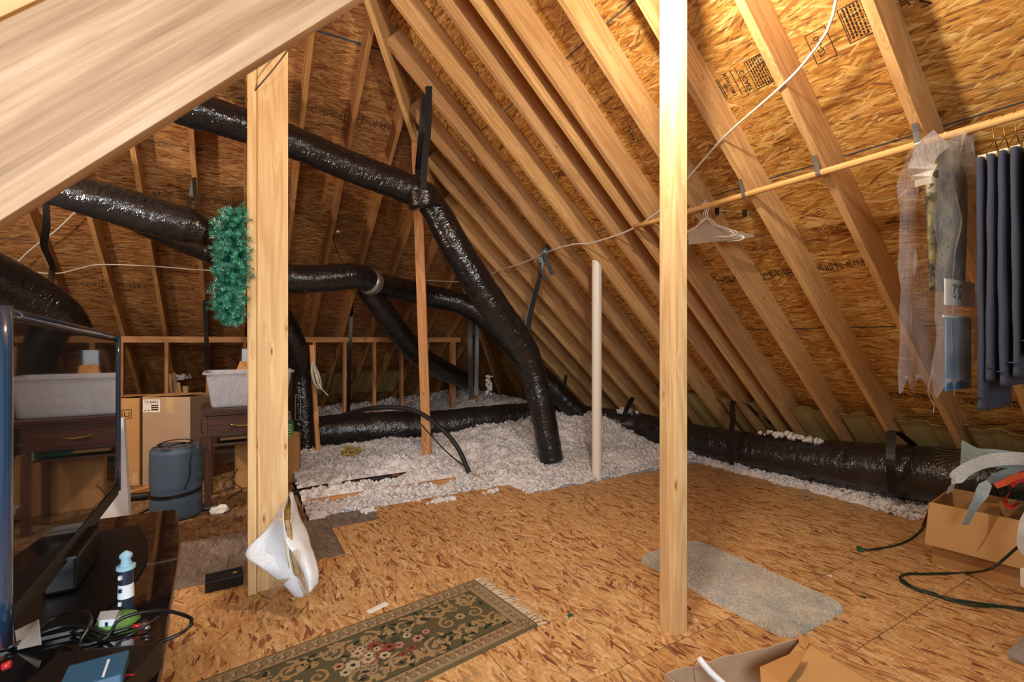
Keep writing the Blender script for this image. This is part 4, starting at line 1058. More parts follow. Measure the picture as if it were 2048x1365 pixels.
def bathmat():
    x0, x1, y0, y1, rc = 1.985, 2.49, 1.15, 2.03, .085; s_ = .0055
    nx, ny = int((x1-x0)/s_), int((y1-y0)/s_); rr = np.random.default_rng(8)
    U, Vv = np.meshgrid(np.linspace(0, 1, nx+1), np.linspace(0, 1, ny+1), indexing='ij')
    X = x0+U*(x1-x0); Y = y0+Vv*(y1-y0)
    # round the corners by pulling grid points inside
    cx, cy = (x0+x1)/2, (y0+y1)/2; hx_, hy_ = (x1-x0)/2, (y1-y0)/2
    dx, dy = X-cx, Y-cy; ax_, ay_ = np.maximum(abs(dx)-(hx_-rc), 0), np.maximum(abs(dy)-(hy_-rc), 0)
    L = np.sqrt(ax_**2+ay_**2); mx = np.maximum(ax_, ay_); k = np.where(L > 0, mx/np.maximum(L, 1e-9), 1)
    X = cx+np.sign(dx)*(np.minimum(abs(dx), hx_-rc)+ax_*k); Y = cy+np.sign(dy)*(np.minimum(abs(dy), hy_-rc)+ay_*k)
    edge = np.minimum(np.minimum(U, 1-U)*(x1-x0), np.minimum(Vv, 1-Vv)*(y1-y0))
    Z = .014*np.clip(edge/.008, 0, 1)+rr.uniform(0, .006, U.shape)*np.clip(edge/.005, 0, 1)+.001
    X += rr.uniform(-.002, .002, U.shape); Y += rr.uniform(-.002, .002, U.shape)
    verts = np.stack([X, Y, Z], -1).reshape(-1, 3); idx = np.arange(verts.shape[0]).reshape(nx+1, ny+1)
    o = mesh('bath_mat', verts, np.stack([idx[:-1, :-1], idx[1:, :-1], idx[1:, 1:], idx[:-1, 1:]], -1).reshape(-1, 4).tolist(), M_BATH)
    # base
    tag(o, 'grey blotchy bath mat with rounded corners lying behind the tall post', 'rug')
bathmat()
m = MB().box((2.63, .05, 0), (3.25, .662, .035), bev=.012); o = m.build('folded_carpet', M_GREYFELT, auto=True); tag(o, 'grey carpet remnant at the bottom right corner', 'carpet')

# ------------------------------------------------------------------ cardboard helpers
def carton(M, w_, d_, h_, th=.004, mats=None, name='carton_body', parent=None, inner=False, bottom=True):
    """open box, local origin at a lower corner; x width, y depth, z height"""
    m = MB(); 
    m.box((0, 0, 0), (w_, th, h_)); m.box((0, d_-th, 0), (w_, d_, h_)); m.box((0, th, 0), (th, d_-th, h_)); m.box((w_-th, th, 0), (w_, d_-th, h_)); m.box((th, th, 0), (w_-th, d_-th, th))
    return mesh(name, m.v, m.f, mats or M_KRAFT, parent, M)
def MX(p, rz): return Matrix.Translation(V(p)) @ Matrix.Rotation(rz, 4, 'Z')

# right carton with decorations
p0 = onZ(1864, 1128); rzb = math.radians(-83)
dirx = V((math.cos(rzb), math.sin(rzb), 0)); diry = V((-math.sin(rzb), math.cos(rzb), 0))
Mb = MX(p0, rzb); W0, D0, H0 = .66, .42, .345
t = bpy.data.objects.new('decorations_carton', None); put(t, None, Mb); tag(t, 'open brown carton at the right edge, flap folded down, holding ribbons and Christmas decorations', 'box')
carton(Mb, W0, D0, H0, parent=t)
def BXP(x, y, z): return Mb @ V((x, y, z))
m = MB(); m.poly([BXP(-.012, -.004, H0), BXP(W0+.01, -.004, H0), BXP(W0+.015, -.055, H0-.225), BXP(-.02, -.055, H0-.225)], .004); m.build('flap', M_KRAFT2, t)
m = MB(); m.poly([BXP(0, .002, H0), BXP(0, D0, H0), BXP(-.06, D0-.02, H0-.17), BXP(-.06, .03, H0-.17)], .004); m.build('flap', M_KRAFT, t)
m = MB(); m.poly([BXP(0, D0, H0), BXP(W0, D0, H0), BXP(W0, D0+.10, H0-.12), BXP(0, D0+.10, H0-.12)], .004); m.build('flap', M_KRAFT, t)
# contents
bt = bpy.data.objects.new('small_carton', None); put(bt, None, Mb @ Matrix.Translation((.13, .27, .01)) @ Matrix.Rotation(.2, 4, 'Z')); tag(bt, 'small brown box standing inside the decorations carton', 'box')
carton(WM[bt.name], .10, .10, .30, parent=bt)
m = MB().box((.002, .002, .300), (.098, .098, .304)); mesh('lid', m.v, m.f, M_KRAFT, bt, WM[bt.name])
# round fan-like ornaments
for (x, y, z, s_, lab) in [(.27, .10, .25, .052, 'round cream and brown ornament in the carton'), (.40, .20, .24, .06, 'second round ornament deeper in the carton')]:
    Mo = Mb @ Matrix.Translation((x, y, z)) @ Matrix.Rotation(1.25, 4, 'X') @ Matrix.Rotation(-.5, 4, 'Y')
    tt = bpy.data.objects.new('round_ornament', None); put(tt, None, Mo); tag(tt, lab, 'ornament')
    m = MB().lathe([(.0, -.02), (s_*.8, -.015), (s_, 0), (s_*.95, .012), (s_*.7, .02), (s_*.68, .012), (0, .012)], n=28); mesh('shell', m.v, m.f, M_KRAFTT, tt, Mo, smooth=True)
    m = MB().lathe([(s_*.66, .012), (s_*.6, .026), (s_*.42, .026), (s_*.38, .014)], n=28); mesh('ring', m.v, m.f, M_BRN, tt, Mo, smooth=True)
    m = MB().lathe([(0.001, .012), (s_*.3, .016), (s_*.2, .024), (0.001, .026)], n=20); mesh('centre', m.v, m.f, M_BLACKP, tt, Mo, smooth=True)
def tinsel(label, c, R_, n, ln, mat, name, cat, seed, wd=.0007, flat=.7):
    q = np.random.default_rng(seed); v = []; f = []; b = 0
    for _ in range(n):
        p = V(c)+V(q.normal(size=3)*np.array([R_, R_, R_*flat])*.5); d = V(q.normal(size=3)).normalized(); s2 = d.cross(V((.3, .2, 1))).normalized()*wd; e = p+d*q.uniform(.4, 1)*ln
        v += [p-s2, p+s2, e+s2, e-s2]; f.append((b, b+1, b+2, b+3)); b += 4
    o = mesh(name, v, f, mat); return tag(o, label, cat)
tinsel('gold tinsel bundle in the carton', BXP(.20, .13, .22), .07, 900, .035, M_GLITTER, 'tinsel', 'tinsel', 1)
tinsel('dark fir sprig standing among the ribbons in the carton', BXP(.37, .24, .36), .10, 1500, .035, M_GREENL, 'fir_sprig', 'artificial sprig', 2, flat=1.2)
# fill so the box is not empty
m = MB(); 
for k in range(7): m.add([BXP(p[0]*1.0+.04+.09*k*.9, .21+p[1], .14+p[2]) for p in (IV*np.array([.08, .15, .07])*(1+np.random.default_rng(k).uniform(-.15, .15, (len(IV), 1)))).tolist()], [tuple(x) for x in IF.tolist()])
o = m.build('crumpled_paper', M_BRN, smooth=True); tag(o, 'dark crumpled wrapping filling the decorations carton', 'paper')
# ribbons
def rib(label, pts, wd, mat, side, name='ribbon', ws=None, th=.0012, grp=None):
    o = ribbon(name, pts, side, wd, mat, None, th, .012, ws); return tag(o, label, 'ribbon', grp)
vs = V((-.5, -.3, .8))
rib('broad aqua mesh ribbon fanning over the back of the carton', [T(1922, 905, 2.85), T(1955, 915, 2.75), T(2000, 915, 2.65), T(2060, 920, 2.6), T(2130, 930, 2.6)], .10, M_MESHR, (0, 0, 1), ws=[.15, .10, .075, .07, .07])
rib('second aqua mesh ribbon beneath the broad one', [T(1930, 940, 2.7), T(1975, 925, 2.66), T(2020, 925, 2.62), T(2100, 935, 2.6)], .07, M_MESHR, (.1, 0, 1), ws=[.05, .06, .07, .08])
rib('glittery white tulle ribbon curling down over the carton corner', [T(1900, 985, 2.62), T(1908, 962, 2.6), T(1935, 938, 2.58), T(1985, 920, 2.55), T(2050, 918, 2.5), T(2120, 925, 2.5)], .065, M_TULLE, lambda u: V((.3, -.25, .9)))
rib('pale blue dotted satin ribbon tail hanging over the carton front', [T(1930, 1050, 2.46), T(1945, 1020, 2.44), T(1962, 990, 2.45), T(1975, 965, 2.50), T(2005, 950, 2.52), T(2060, 935, 2.52)], .050, simple('pale_blue_satin', '#a9bfc6', .4, nscale=90, namt=.25), lambda u: V((.87, -.4, .35)) if u < .5 else V((.3, -.2, 1)))
rib('orange ribbon arcing out of the carton', [T(1990, 972, 2.5), T(2010, 965, 2.48), T(2030, 955, 2.47), T(2075, 945, 2.45)], .03, M_ORANGE, (0, .2, 1))
rib('red ribbon loop inside the carton', [T(2020, 985, 2.6), T(2010, 1000, 2.55), T(2020, 1015, 2.5), T(2038, 1005, 2.5)], .02, M_RED, (.6, -.3, .5))
rib('wide red ribbon at the right edge above the carton', [T(2015, 968, 2.55), T(2035, 955, 2.52), T(2090, 952, 2.5)], .055, M_RED, (0, .2, 1))
t2 = thing('ribbon_threads', 'loose frayed threads sticking out beside the aqua ribbon', 'threads', tuple(T(1900, 905, 2.85)))
for k in range(7): cord('', [T(1920, 898+k*5, 2.85), T(1895, 893+k*6+3*math.sin(k), 2.87), T(1868, 886+k*9, 2.9)], .0007, M_GLITTER, parent=t2, name='thread', n=5)
rib('white ribbon end at the right edge by the carton', [T(2062, 1030, 2.25), T(2048, 1060, 2.2), T(2045, 1090, 2.2), T(2060, 1110, 2.2)], .05, M_PAPER, (.87, -.5, 0))
m = MB(); m.poly([T(2040, 1138, 2.1), T(2041, 1172, 2.1), T(2080, 1190, 2.1), T(2080, 1125, 2.1)], .02); o = m.build('plastic_tag', M_PAPER); tag(o, 'white plastic tag poking in at the right edge in front of the carton', 'tag')
# green cords
z0 = .008
cord('green light cord looping on the floor in front of the carton', [T(2070, 1070, 2.2), T(2035, 1095, 2.28), T(2000, 1125, 2.33), T(1975, 1140, 2.35)]+[onZ(*p, z0) for p in [(1935, 1146), (1890, 1147), (1850, 1148), (1815, 1148), (1800, 1156), (1812, 1170), (1850, 1185), (1900, 1198), (1960, 1207), (2020, 1215), (2075, 1220)]], .006, M_GREENW)
cord('second strand of green cord running along the loop', [onZ(*p, z0) for p in [(1806, 1160), (1830, 1176), (1868, 1186), (1890, 1198), (1950, 1212), (2010, 1214), (2070, 1228)]], .005, M_GREENW)
t = thing('extension_cord', 'thin green cord ending in a plug left of the carton', 'cable', tuple(onZ(1722, 1101)))
cord('', [onZ(1732, 1100, .012), onZ(1760, 1097, z0), onZ(1800, 1088, z0), onZ(1830, 1072, z0), onZ(1850, 1050, z0), onZ(1872, 1022, z0)], .005, M_GREENW, parent=t, name='cord')
m = MB().box((-.022, -.013, 0), (.02, .013, .022), M=Matrix.Translation(onZ(1720, 1102)) @ Matrix.Rotation(.7, 4, 'Z'), bev=.004); m.box((.02, -.006, .008), (.034, .006, .013), M=Matrix.Translation(onZ(1720, 1102)) @ Matrix.Rotation(-.5, 4, 'Z')); m.build('plug', M_GREENL, t)

# near open carton at the bottom
t = thing('open_carton', 'torn flat open carton at the bottom edge with a grey tube lying in it', 'box', (1.5, .8, 0))
A = onZ(1330, 1347, .15); B = onZ(1600, 1276, .16); Cc = onZ(1765, 1372, .15); A2 = V((1.13, .45, .15)); C2 = V((1.80, .35, .15))
def dn(p, z=0.002): return V((p.x, p.y, z))
def wall(name, a, b, z_, mat, par, n=16, wob=.012, seed=0, lean=V((0, 0, 0))):
    v = []; f = []
    for i in range(n+1):
        u = i/n; p = a.lerp(b, u); q = dn(p)
        top = V((p.x, p.y, p.z+wob*(noise.noise(V((u*6, seed, 0))))))+lean
        for k in range(5): v.append(q.lerp(top, k/4)+V((wob*.5*noise.noise(V((u*5, k*.6, seed))), wob*.5*noise.noise(V((u*5+9, k*.6, seed))), 0)))
    nn = (b-a).cross(V((0, 0, 1))).normalized()*.004; K = len(v); v += [p+nn for p in v]
    for i in range(n):
        for k in range(4): s_ = i*5+k; f.append((s_, s_+5, s_+6, s_+1)); f.append((s_+K, s_+1+K, s_+6+K, s_+5+K))
        s_ = i*5+4; f.append((s_, s_+5, s_+5+K, s_+K))
    return mesh(name, v, f, mat, par, smooth=False)
wall('side_panel', A, B, 0, M_KRAFTG, t, seed=1); wall('side_panel', B, Cc, 0, M_KRAFT2, t, seed=2); wall('side_panel', A, A2, 0, M_KRAFTG, t, seed=3); wall('side_panel', Cc, C2, 0, M_KRAFT2, t, seed=4)
m = MB().poly([dn(A, .004), dn(A2, .004), dn(C2, .004), dn(Cc, .004), dn(B, .004)], .003); m.build('bottom_panel', M_KRAFT, t)
# inner flaps: right flap folded inwards & torn middle flap
m = MB(); m.poly([B+V((-.01, -.01, .0)), V((1.46, .92, .155)), V((1.42, .60, .17)), V((1.72, .52, .15)), Cc+V((-.02, 0, 0))], .003, n=(0, 0, 1)); m.build('folded_flap', M_KRAFT2, t)
m = MB(); m.poly([onZ(1612, 1300, .20), onZ(1590, 1306, .19), onZ(1560, 1318, .18), onZ(1520, 1336, .18), onZ(1522, 1372, .16), onZ(1570, 1372, .18), onZ(1600, 1330, .19)], .003, n=(0, 0, 1)); m.build('torn_flap', M_KRAFT, t)
m = MB(); m.poly([onZ(1596, 1262, .185), onZ(1604, 1272, .18), onZ(1622, 1280, .17), onZ(1610, 1300, .165), onZ(1598, 1290, .165)], .003, n=(-.5, -.5, .7)); m.build('torn_flap', M_KRAFT, t)
o = tube_obj('curtain_tube', [onZ(1397, 1316, .215), onZ(1420, 1344, .19), onZ(1465, 1385, .16)], .0105, M_WHITE, None, 16, .02); tag(o, 'grey-white plastic tube standing out of the open carton', 'tube')
cord('thin brown string hanging over the rim of the open carton', [onZ(1397, 1318, .21), onZ(1388, 1330, .20), onZ(1388, 1350, .18), onZ(1392, 1372, .16)], .0013, M_BRN)

# ------------------------------------------------------------------ frames wrapped in foam by the left post
t = thing('foam_wrapped_frames', 'gold picture frames in white foam sheet leaning at the foot of the left post', 'picture frames', tuple(T(575, 1190, 2.28)))
for off, lab in ((0, 0), (.024, 1)):
    sx = V((.866*off, -.5*off, 0))
    a = T(567, 1034, 2.22)+sx; b = T(578, 992, 2.56)+sx; c = T(603, 1150, 2.50)+sx; d = T(592, 1165, 2.20)+sx
    if lab: a -= V((0, 0, .012)); b -= V((0, 0, .012))
    m = MB().poly([a, b, c, d], .018); m.build('picture_frame', M_GOLDW, t)
def sheet(name, grid, mat, par, amp=.006, seed=0, sub=6, th=.0025):
    """smooth surface through a small grid of 3D control points"""
    rows = [catmull(r_, 1e9) if False else r_ for r_ in grid]
    def cr(P, n):
        P = [V(p) for p in P]; Q = [P[0]*2-P[1]]+P+[P[-1]*2-P[-2]]; out = []
        for i in range(1, len(Q)-2):
            a, b, c, d = Q[i-1:i+3]
            for k in range(n):
                u = k/n; out.append(.5*((2*b)+(c-a)*u+(2*a-5*b+4*c-d)*u*u+(3*b-a-3*c+d)*u**3))
        out.append(P[-1]); return out
    R1 = [cr(r_, sub) for r_ in rows]; cols = [cr([R1[i][j] for i in range(len(R1))], sub) for j in range(len(R1[0]))]
    nj, ni = len(cols), len(cols[0]); v = []; f = []
    for j in range(nj):
        for i in range(ni):
            p = cols[j][i]; q = noise.noise(p*14+V((seed, 0, 0)))*amp; v.append(p+V((q, q*.5, q*.4)))
    for j in range(nj-1):
        for i in range(ni-1): a = j*ni+i; f.append((a, a+1, a+ni+1, a+ni))
    o = mesh(name, v, f, mat, par, smooth=True)
    md = o.modifiers.new('s', 'SOLIDIFY'); md.thickness = th; return o
sheet('foam_sheet', [[T(577, 988, 2.50), T(576, 990, 2.48), T(575, 992, 2.46)],
                     [T(537, 1052, 2.30), T(553, 1035, 2.29), T(567, 1030, 2.21)],
                     [T(490, 1106, 2.20), T(540, 1090, 2.24), T(576, 1090, 2.20)],
                     [T(520, 1135, 2.18), T(560, 1130, 2.20), T(586, 1140, 2.20)],
                     [T(560, 1168, 2.20), T(575, 1170, 2.18), T(600, 1160, 2.18)],
                     [T(592, 1196, 2.19), T(603, 1196, 2.17), T(612, 1186, 2.16)]], M_FOAM, t, seed=1)
sheet('foam_sheet', [[T(578, 984, 2.56), T(582, 983, 2.56), T(586, 984, 2.55)],
                     [T(583, 1035, 2.28), T(590, 1020, 2.4), T(599, 1030, 2.45)],
                     [T(571, 1072, 2.20), T(596, 1065, 2.28), T(618, 1070, 2.35)],
                     [T(588, 1110, 2.17), T(610, 1110, 2.19), T(630, 1112, 2.25)],
                     [T(606, 1150, 2.14), T(620, 1150, 2.14), T(639, 1142, 2.2)],
                     [T(612, 1188, 2.14), T(622, 1184, 2.13), T(636, 1168, 2.18)]], M_FOAM, t, seed=2)
sheet('tape_film', [[T(582, 1105, 2.13), T(592, 1100, 2.12), T(600, 1108, 2.12)], [T(592, 1140, 2.12), T(604, 1135, 2.10), T(606, 1145, 2.11)], [T(596, 1165, 2.11), T(604, 1165, 2.10), T(611, 1170, 2.1)], [T(606, 1192, 2.14), T(615, 1195, 2.13), T(622, 1192, 2.13)]], M_CELLO, t, amp=.01, seed=3, th=.0006)
sheet('tape_film', [[T(548, 1160, 2.16), T(560, 1158, 2.15), T(582, 1155, 2.15)], [T(540, 1178, 2.25), T(552, 1176, 2.2), T(566, 1170, 2.18)], [T(528, 1196, 2.35), T(536, 1200, 2.3), T(546, 1194, 2.25)]], M_CELLO, t, amp=.01, seed=4, th=.0006)

# black box on floor
p = onZ(410, 1188); Mx = MX(p, math.radians(2)); 
t = bpy.data.objects.new('black_case', None); put(t, None, Mx); tag(t, 'flat black box with a round yellow sticker on the floor left of the post', 'box')
m = MB().box((0, 0, 0), (.165, .11, .052), bev=.003); mesh('case_body', m.v, m.f, M_BLACKP, t, Mx)
m = MB().lathe([(.012, .0525), (.012, .0535)], (.130, .05, 0), 20); mesh('sticker', m.v, m.f, M_YEL, t, Mx, )

# ------------------------------------------------------------------ left: cartons, desk, tote, pad
def tallbox(label, pl, pr, h_, depth, mat, mside):
    a = V((pl[0], pl[1], 0)); b = V((pr[0], pr[1], 0)); L = (b-a).length; rz = math.atan2(b.y-a.y, b.x-a.x); Mx = MX(a, rz)
    t = bpy.data.objects.new('tall_carton', None); put(t, None, Mx); tag(t, label, 'box')
    m = MB().box((0, 0, 0), (L, depth, h_), bev=.004); o = mesh('carton_body', m.v, m.f, mat, t, Mx)
    m = MB(); m.poly([(-.004, -.002, h_), (L*.5, .0, h_+.012), (L*.5, depth/2, h_+.014), (0, depth/2, h_+.006)], .003, n=(0, 0, 1)); mesh('top_flap', m.v, m.f, mside, t, Mx)
    m = MB(); m.poly([(L*.5, -.004, h_+.008), (L+.004, 0, h_+.022), (L, depth/2, h_+.02), (L*.5, depth/2, h_+.01)], .003, n=(0, 0, 1)); mesh('top_flap', m.v, m.f, mside, t, Mx)
    return t, Mx, L
tb, Mx, L = tallbox('tall pale carton with a printed white label and packing tape, behind the rolled pad', (-.69, 5.18), (-.335, 4.985), .765, .36, M_KRAFTG, M_KRAFT2)
m = MB().box((L*.50, -.0015, .62), (L*.66, .0, .765)); mesh('tape', m.v, m.f, M_KRAFTT, tb, Mx)
m = MB().box((.004, -.0015, .635), (L*.37, -.0003, .745)); lb = mesh('address_label', m.v, m.f, M_PAPER, tb, Mx)
mm = MB(); Mt = Mx @ frame((.075, -.0025, .722), (1, 0, 0), (0, 0, 1)); vv, ff = text_mesh('13-8443', .036, .0003); mm.add([Mt @ p for p in vv], ff)
for k in range(3): mm.box((.075, -.0025, .652+k*.018), (.135, -.0018, .662+k*.018), M=Mx)
for k in range(2): mm.box((.02+k*.03, -.0025, .645), (.03+k*.03, -.0018, .655), M=Mx)
mm.build('lettering', M_INK, lb)
mm = MB(); 
for k in range(2): box_outline(mm, Mx @ frame((L+.0012, .20, .30+.16*k), (0, 1, 0), (0, 0, 1)), -.05, -.04, .08, .08, .005)
mm.build('printed_symbol', M_INK, tb)
ta, Mx, L = tallbox('tall orange-brown carton with an upright symbol, left of the labelled one', (-1.00, 5.33), (-.715, 5.20), .755, .33, M_KRAFT2, M_KRAFT)
mm = MB(); Mt = Mx @ frame((L-.10, -.0015, .62), (1, 0, 0), (0, 0, 1)); box_outline(mm, Mt, -.04, -.04, .04, .04, .004); mm.box((-.022, -.022, 0), (-.016, .018, .001), M=Mt); mm.box((.016, -.022, 0), (.022, .018, .001), M=Mt); mm.box((-.022, -.022, 0), (.022, -.016, .001), M=Mt); mm.build('printed_symbol', M_INK, ta)
m = MB().box((L-.055, -.0016, .02), (L-.01, -.0004, .11)); mesh('tape', m.v, m.f, M_KRAFTT, ta, Mx)
# white-ish board scraps behind the cartons
for k, (xa, py, hh, lab) in enumerate([(-.62, 748, .0, 'leftmost thin wood offcut standing behind the labelled carton'), (-.58, 745, 0, 'second thin wood offcut behind the labelled carton'), (-.54, 765, 0, 'shorter wood offcut behind the labelled carton')]):
    px = [340, 348, 357][k]
    o = lumber('wood_offcut', T(px+9, 830, 5.9), T(px, py, 5.9), .032, .02, (.5, .866, 0), M_POST, anchor='mid'); tag(o, lab, 'board')
o = lumber('wood_offcut', T(372, 830, 5.95), T(371, 772, 5.95), .06, .02, (.5, .866, 0), M_POST, anchor='mid'); tag(o, 'broad pale offcut at the right of the standing offcuts', 'board')
tuft(tuple(T(358, 755, 6.3)), (.09, .03, .03), 30, 'small blue-grey tuft stuck on the stud wall above the cartons', 9)
tuft(tuple(T(275, 741, 6.8)), (.03, .02, .03), 12, 'tiny white tuft on the slanting rafter left of the studs', 10)
# pink-brown object peeking
m = MB().tube([T(232, 790, 4.3), T(236, 770, 4.3), T(229, 755, 4.3), T(233, 760, 4.3)], .02, 8, step=.02); o = m.build('doll', M_RUST, smooth=True); tag(o, 'reddish brown soft toy peeking above the left carton', 'toy')

# desk
DX0, DX1, DY0, DY1 = -.195, .325, 4.20, 4.62
t = thing('writing_desk', 'dark wood desk with one drawer, mostly hidden by the left post', 'desk', ((DX0+DX1)/2, (DY0+DY1)/2, 0))
def wbox(name, a, b, mat, par, bev=.003, X=(1, 0, 0)):
    # wood box: local X is the grain
    M = Matrix.Translation(V(((a[0]+b[0])/2, (a[1]+b[1])/2, (a[2]+b[2])/2)))
    if X == 'z': M = M @ Matrix.Rotation(-math.pi/2, 4, 'Y'); h_ = V((abs(b[2]-a[2]), abs(b[1]-a[1]), abs(b[0]-a[0])))/2
    else: h_ = V((abs(b[0]-a[0]), abs(b[1]-a[1]), abs(b[2]-a[2])))/2
    m = MB().box((-h_.x, -h_.y, -h_.z), (h_.x, h_.y, h_.z), bev=bev); return mesh(name, m.v, m.f, mat, par, M)
wbox('desk_top', (DX0-.03, DY0-.03, .715), (DX1+.03, DY1, .745), M_DESK, t)
wbox('top_edge', (DX0-.015, DY0-.018, .695), (DX1+.015, DY1, .714), M_DESK, t)
dr = wbox('drawer', (DX0+.02, DY0-.008, .555), (DX1-.02, DY0+.02, .690), M_DESK, t)
for (a, b) in [((DX0, DY0-.002, .535), (DX1, DY0+.02, .555)), ((DX0, DY0-.002, .555), (DX0+.02, DY0+.02, .695)), ((DX1-.02, DY0-.002, .555), (DX1, DY0+.02, .695)), ((DX0, DY0+.02, .55), (DX0+.02, DY1, .695)), ((DX1-.02, DY0+.02, .55), (DX1, DY1, .695))]: wbox('rail', a, b, M_DESK, t)
hp = (DX0+DX1)/2+.0
cord('', [(hp-.10, DY0-.012, .625), (hp-.07, DY0-.035, .618), (hp, DY0-.04, .612), (hp+.05, DY0-.03, .618), (hp+.07, DY0-.012, .625)], .005, M_BRASS, parent=dr, name='handle')
for (x, y) in [(DX0+.022, DY0+.022), (DX1-.022, DY0+.022), (DX0+.022, DY1-.022), (DX1-.022, DY1-.022)]: wbox('leg', (x-.021, y-.021, 0), (x+.021, y+.021, .55), M_DESK, t, X='z')
for (x, y) in [(DX0+.022, DY0+.022)]: m = MB().box((x-.03, y-.05, .0005), (x+.03, y+.04, .022), bev=.006); m.build('foot_cap', M_BLACKP, t)
# tote on desk
def tote(label, c, w_, d_, h_, rz, zb):
    Mx = MX((c[0], c[1], zb), rz); t = bpy.data.objects.new('storage_tote', None); put(t, None, Mx); tag(t, label, 'storage tote')
    def rr_(w2, d2, r, n=5):
        P = []
        for (sx, sy, a0) in [(1, -1, -math.pi/2), (1, 1, 0), (-1, 1, math.pi/2), (-1, -1, math.pi)]:
            for k in range(n+1): a = a0+k*math.pi/2/n; P.append((sx*(w2-r)+r*math.cos(a), sy*(d2-r)+r*math.sin(a)))
        return P
    prof = [(.84, .0, .0), (.86, .01, .012), (.97, h_*.93, .0), (1.0, h_*.94, 0), (1.04, h_*.95, 0), (1.045, h_, 0), (.99, h_, 0), (.955, h_*.93, 0), (.84, .014, 0), (.82, .006, 0)]
    v = []; f = []; n = 24
    for (s_, z, _) in prof:
        for (x, y) in rr_(w_/2*s_, d_/2*s_, .045): v.append(V((x, y, z)))
    for j in range(len(prof)-1):
        for i in range(n): f.append((j*n+i, j*n+(i+1) % n, (j+1)*n+(i+1) % n, (j+1)*n+i))
    f.append(tuple(range(n))[::-1]); f.append(tuple((len(prof)-1)*n+i for i in range(n)))
    mesh('tub', v, f, M_TOTE, t, Mx, smooth=False); return t, Mx
tt, Mx = tote('frosted grey plastic tote standing on the desk', (.103, 4.40), .60, .40, .265, 0, .748)
m = MB().box((-.20, -.14, .02), (.22, .12, .09)).build; mesh('stored_papers', *(lambda q: (q.v, q.f))(MB().box((-.2, -.14, .018), (.2, .12, .085), bev=.01)), M_PAPER, tt, Mx)
o = lumber('board', T(478, 752, 4.0)+V((0, 0, .02)), T(500, 752, 4.0)+V((.1, 0, .02)), .02, .14, (0, 0, 1), M_KRAFT); bpy.data.objects.remove(o)
m = MB().poly([T(468, 752, 3.98), T(480, 722, 4.05), T(506, 724, 4.1), T(506, 752, 4.02)], .02); o = m.build('cardboard_piece', M_KRAFT); tag(o, 'brown cardboard piece sticking up out of the tote', 'cardboard')
m = MB().poly([T(483, 752, 4.18), T(484, 698, 4.18), T(506, 698, 4.2), T(506, 752, 4.2)], .04); o = m.build('book', M_BOOK); tag(o, 'pale blue book standing up behind the tote rim', 'book')
# carton below desk
Mx = MX((.0, 4.70, 0), math.radians(-8)); t = bpy.data.objects.new('carton', None); put(t, None, Mx); tag(t, 'brown carton under the desk behind the left post, holding a green box', 'box')
carton(Mx, .50, .34, .385, parent=t)
m = MB().poly([(.0, .0, .385), (.50, .0, .385), (.48, .10, .43), (.03, .10, .43)], .003); mesh('flap', m.v, m.f, M_KRAFT2, t, Mx)
Mx2 = Mx @ Matrix.Translation((.36, .03, .12)); t = bpy.data.objects.new('green_carton', None); put(t, None, Mx2); tag(t, 'green box with white lettering standing in the carton behind the left post', 'box')
m = MB().box((0, 0, 0), (.085, .22, .39), bev=.002); mesh('carton_body', m.v, m.f, M_GREENBOX, t, Mx2)
Mt = Mx2 @ frame((.045, -.0018, .335), (0, 0, -1), (1, 0, 0)); vv, ff = text_mesh('DELL', .058, .0006); mm = MB(); mm.add([Mt @ p for p in vv], ff); mm.build('lettering', M_PAPER, t)
# stuff under the desk
m = MB().box((-.12, 4.35, .505), (.12, 4.55, .53), bev=.003); o = m.build('book', M_BOOK); tag(o, 'thin pale blue box tucked right below the drawer', 'book')
m = MB().box((-.10, 4.33, .48), (.10, 4.55, .503), bev=.003); o = m.build('brown_folder', M_KRAFT); tag(o, 'brown folder beneath the pale blue box under the drawer', 'folder')
m = MB().box((.10, 4.34, .47), (.30, 4.56, .52), bev=.003); o = m.build('green_folder', M_GREENL); tag(o, 'dark green folder under the desk top', 'folder')
wbox('lower_shelf', (DX0+.045, DY0+.05, .455), (DX1-.045, DY1-.02, .469), M_DESK, bpy.data.objects['writing_desk'])
cord('thin black cable curling on the floor under the desk', [(-.05, 4.35, .012), (.0, 4.50, .01), (.05, 4.6, .012), (-.02, 4.62, .09), (.02, 4.55, .2)], .004, M_BLKCABLE)
m = MB()
q = np.random.default_rng(21); tv = IV*np.array([.06, .045, .03])*(1+q.uniform(-.35, .35, (len(IV), 1))); o = mesh('crumpled_tissue', tv+np.array(list(onZ(440, 1018, .025))), IF.tolist(), M_PAPER, smooth=False); tag(o, 'crumpled white tissue at the foot of the desk leg', 'tissue')

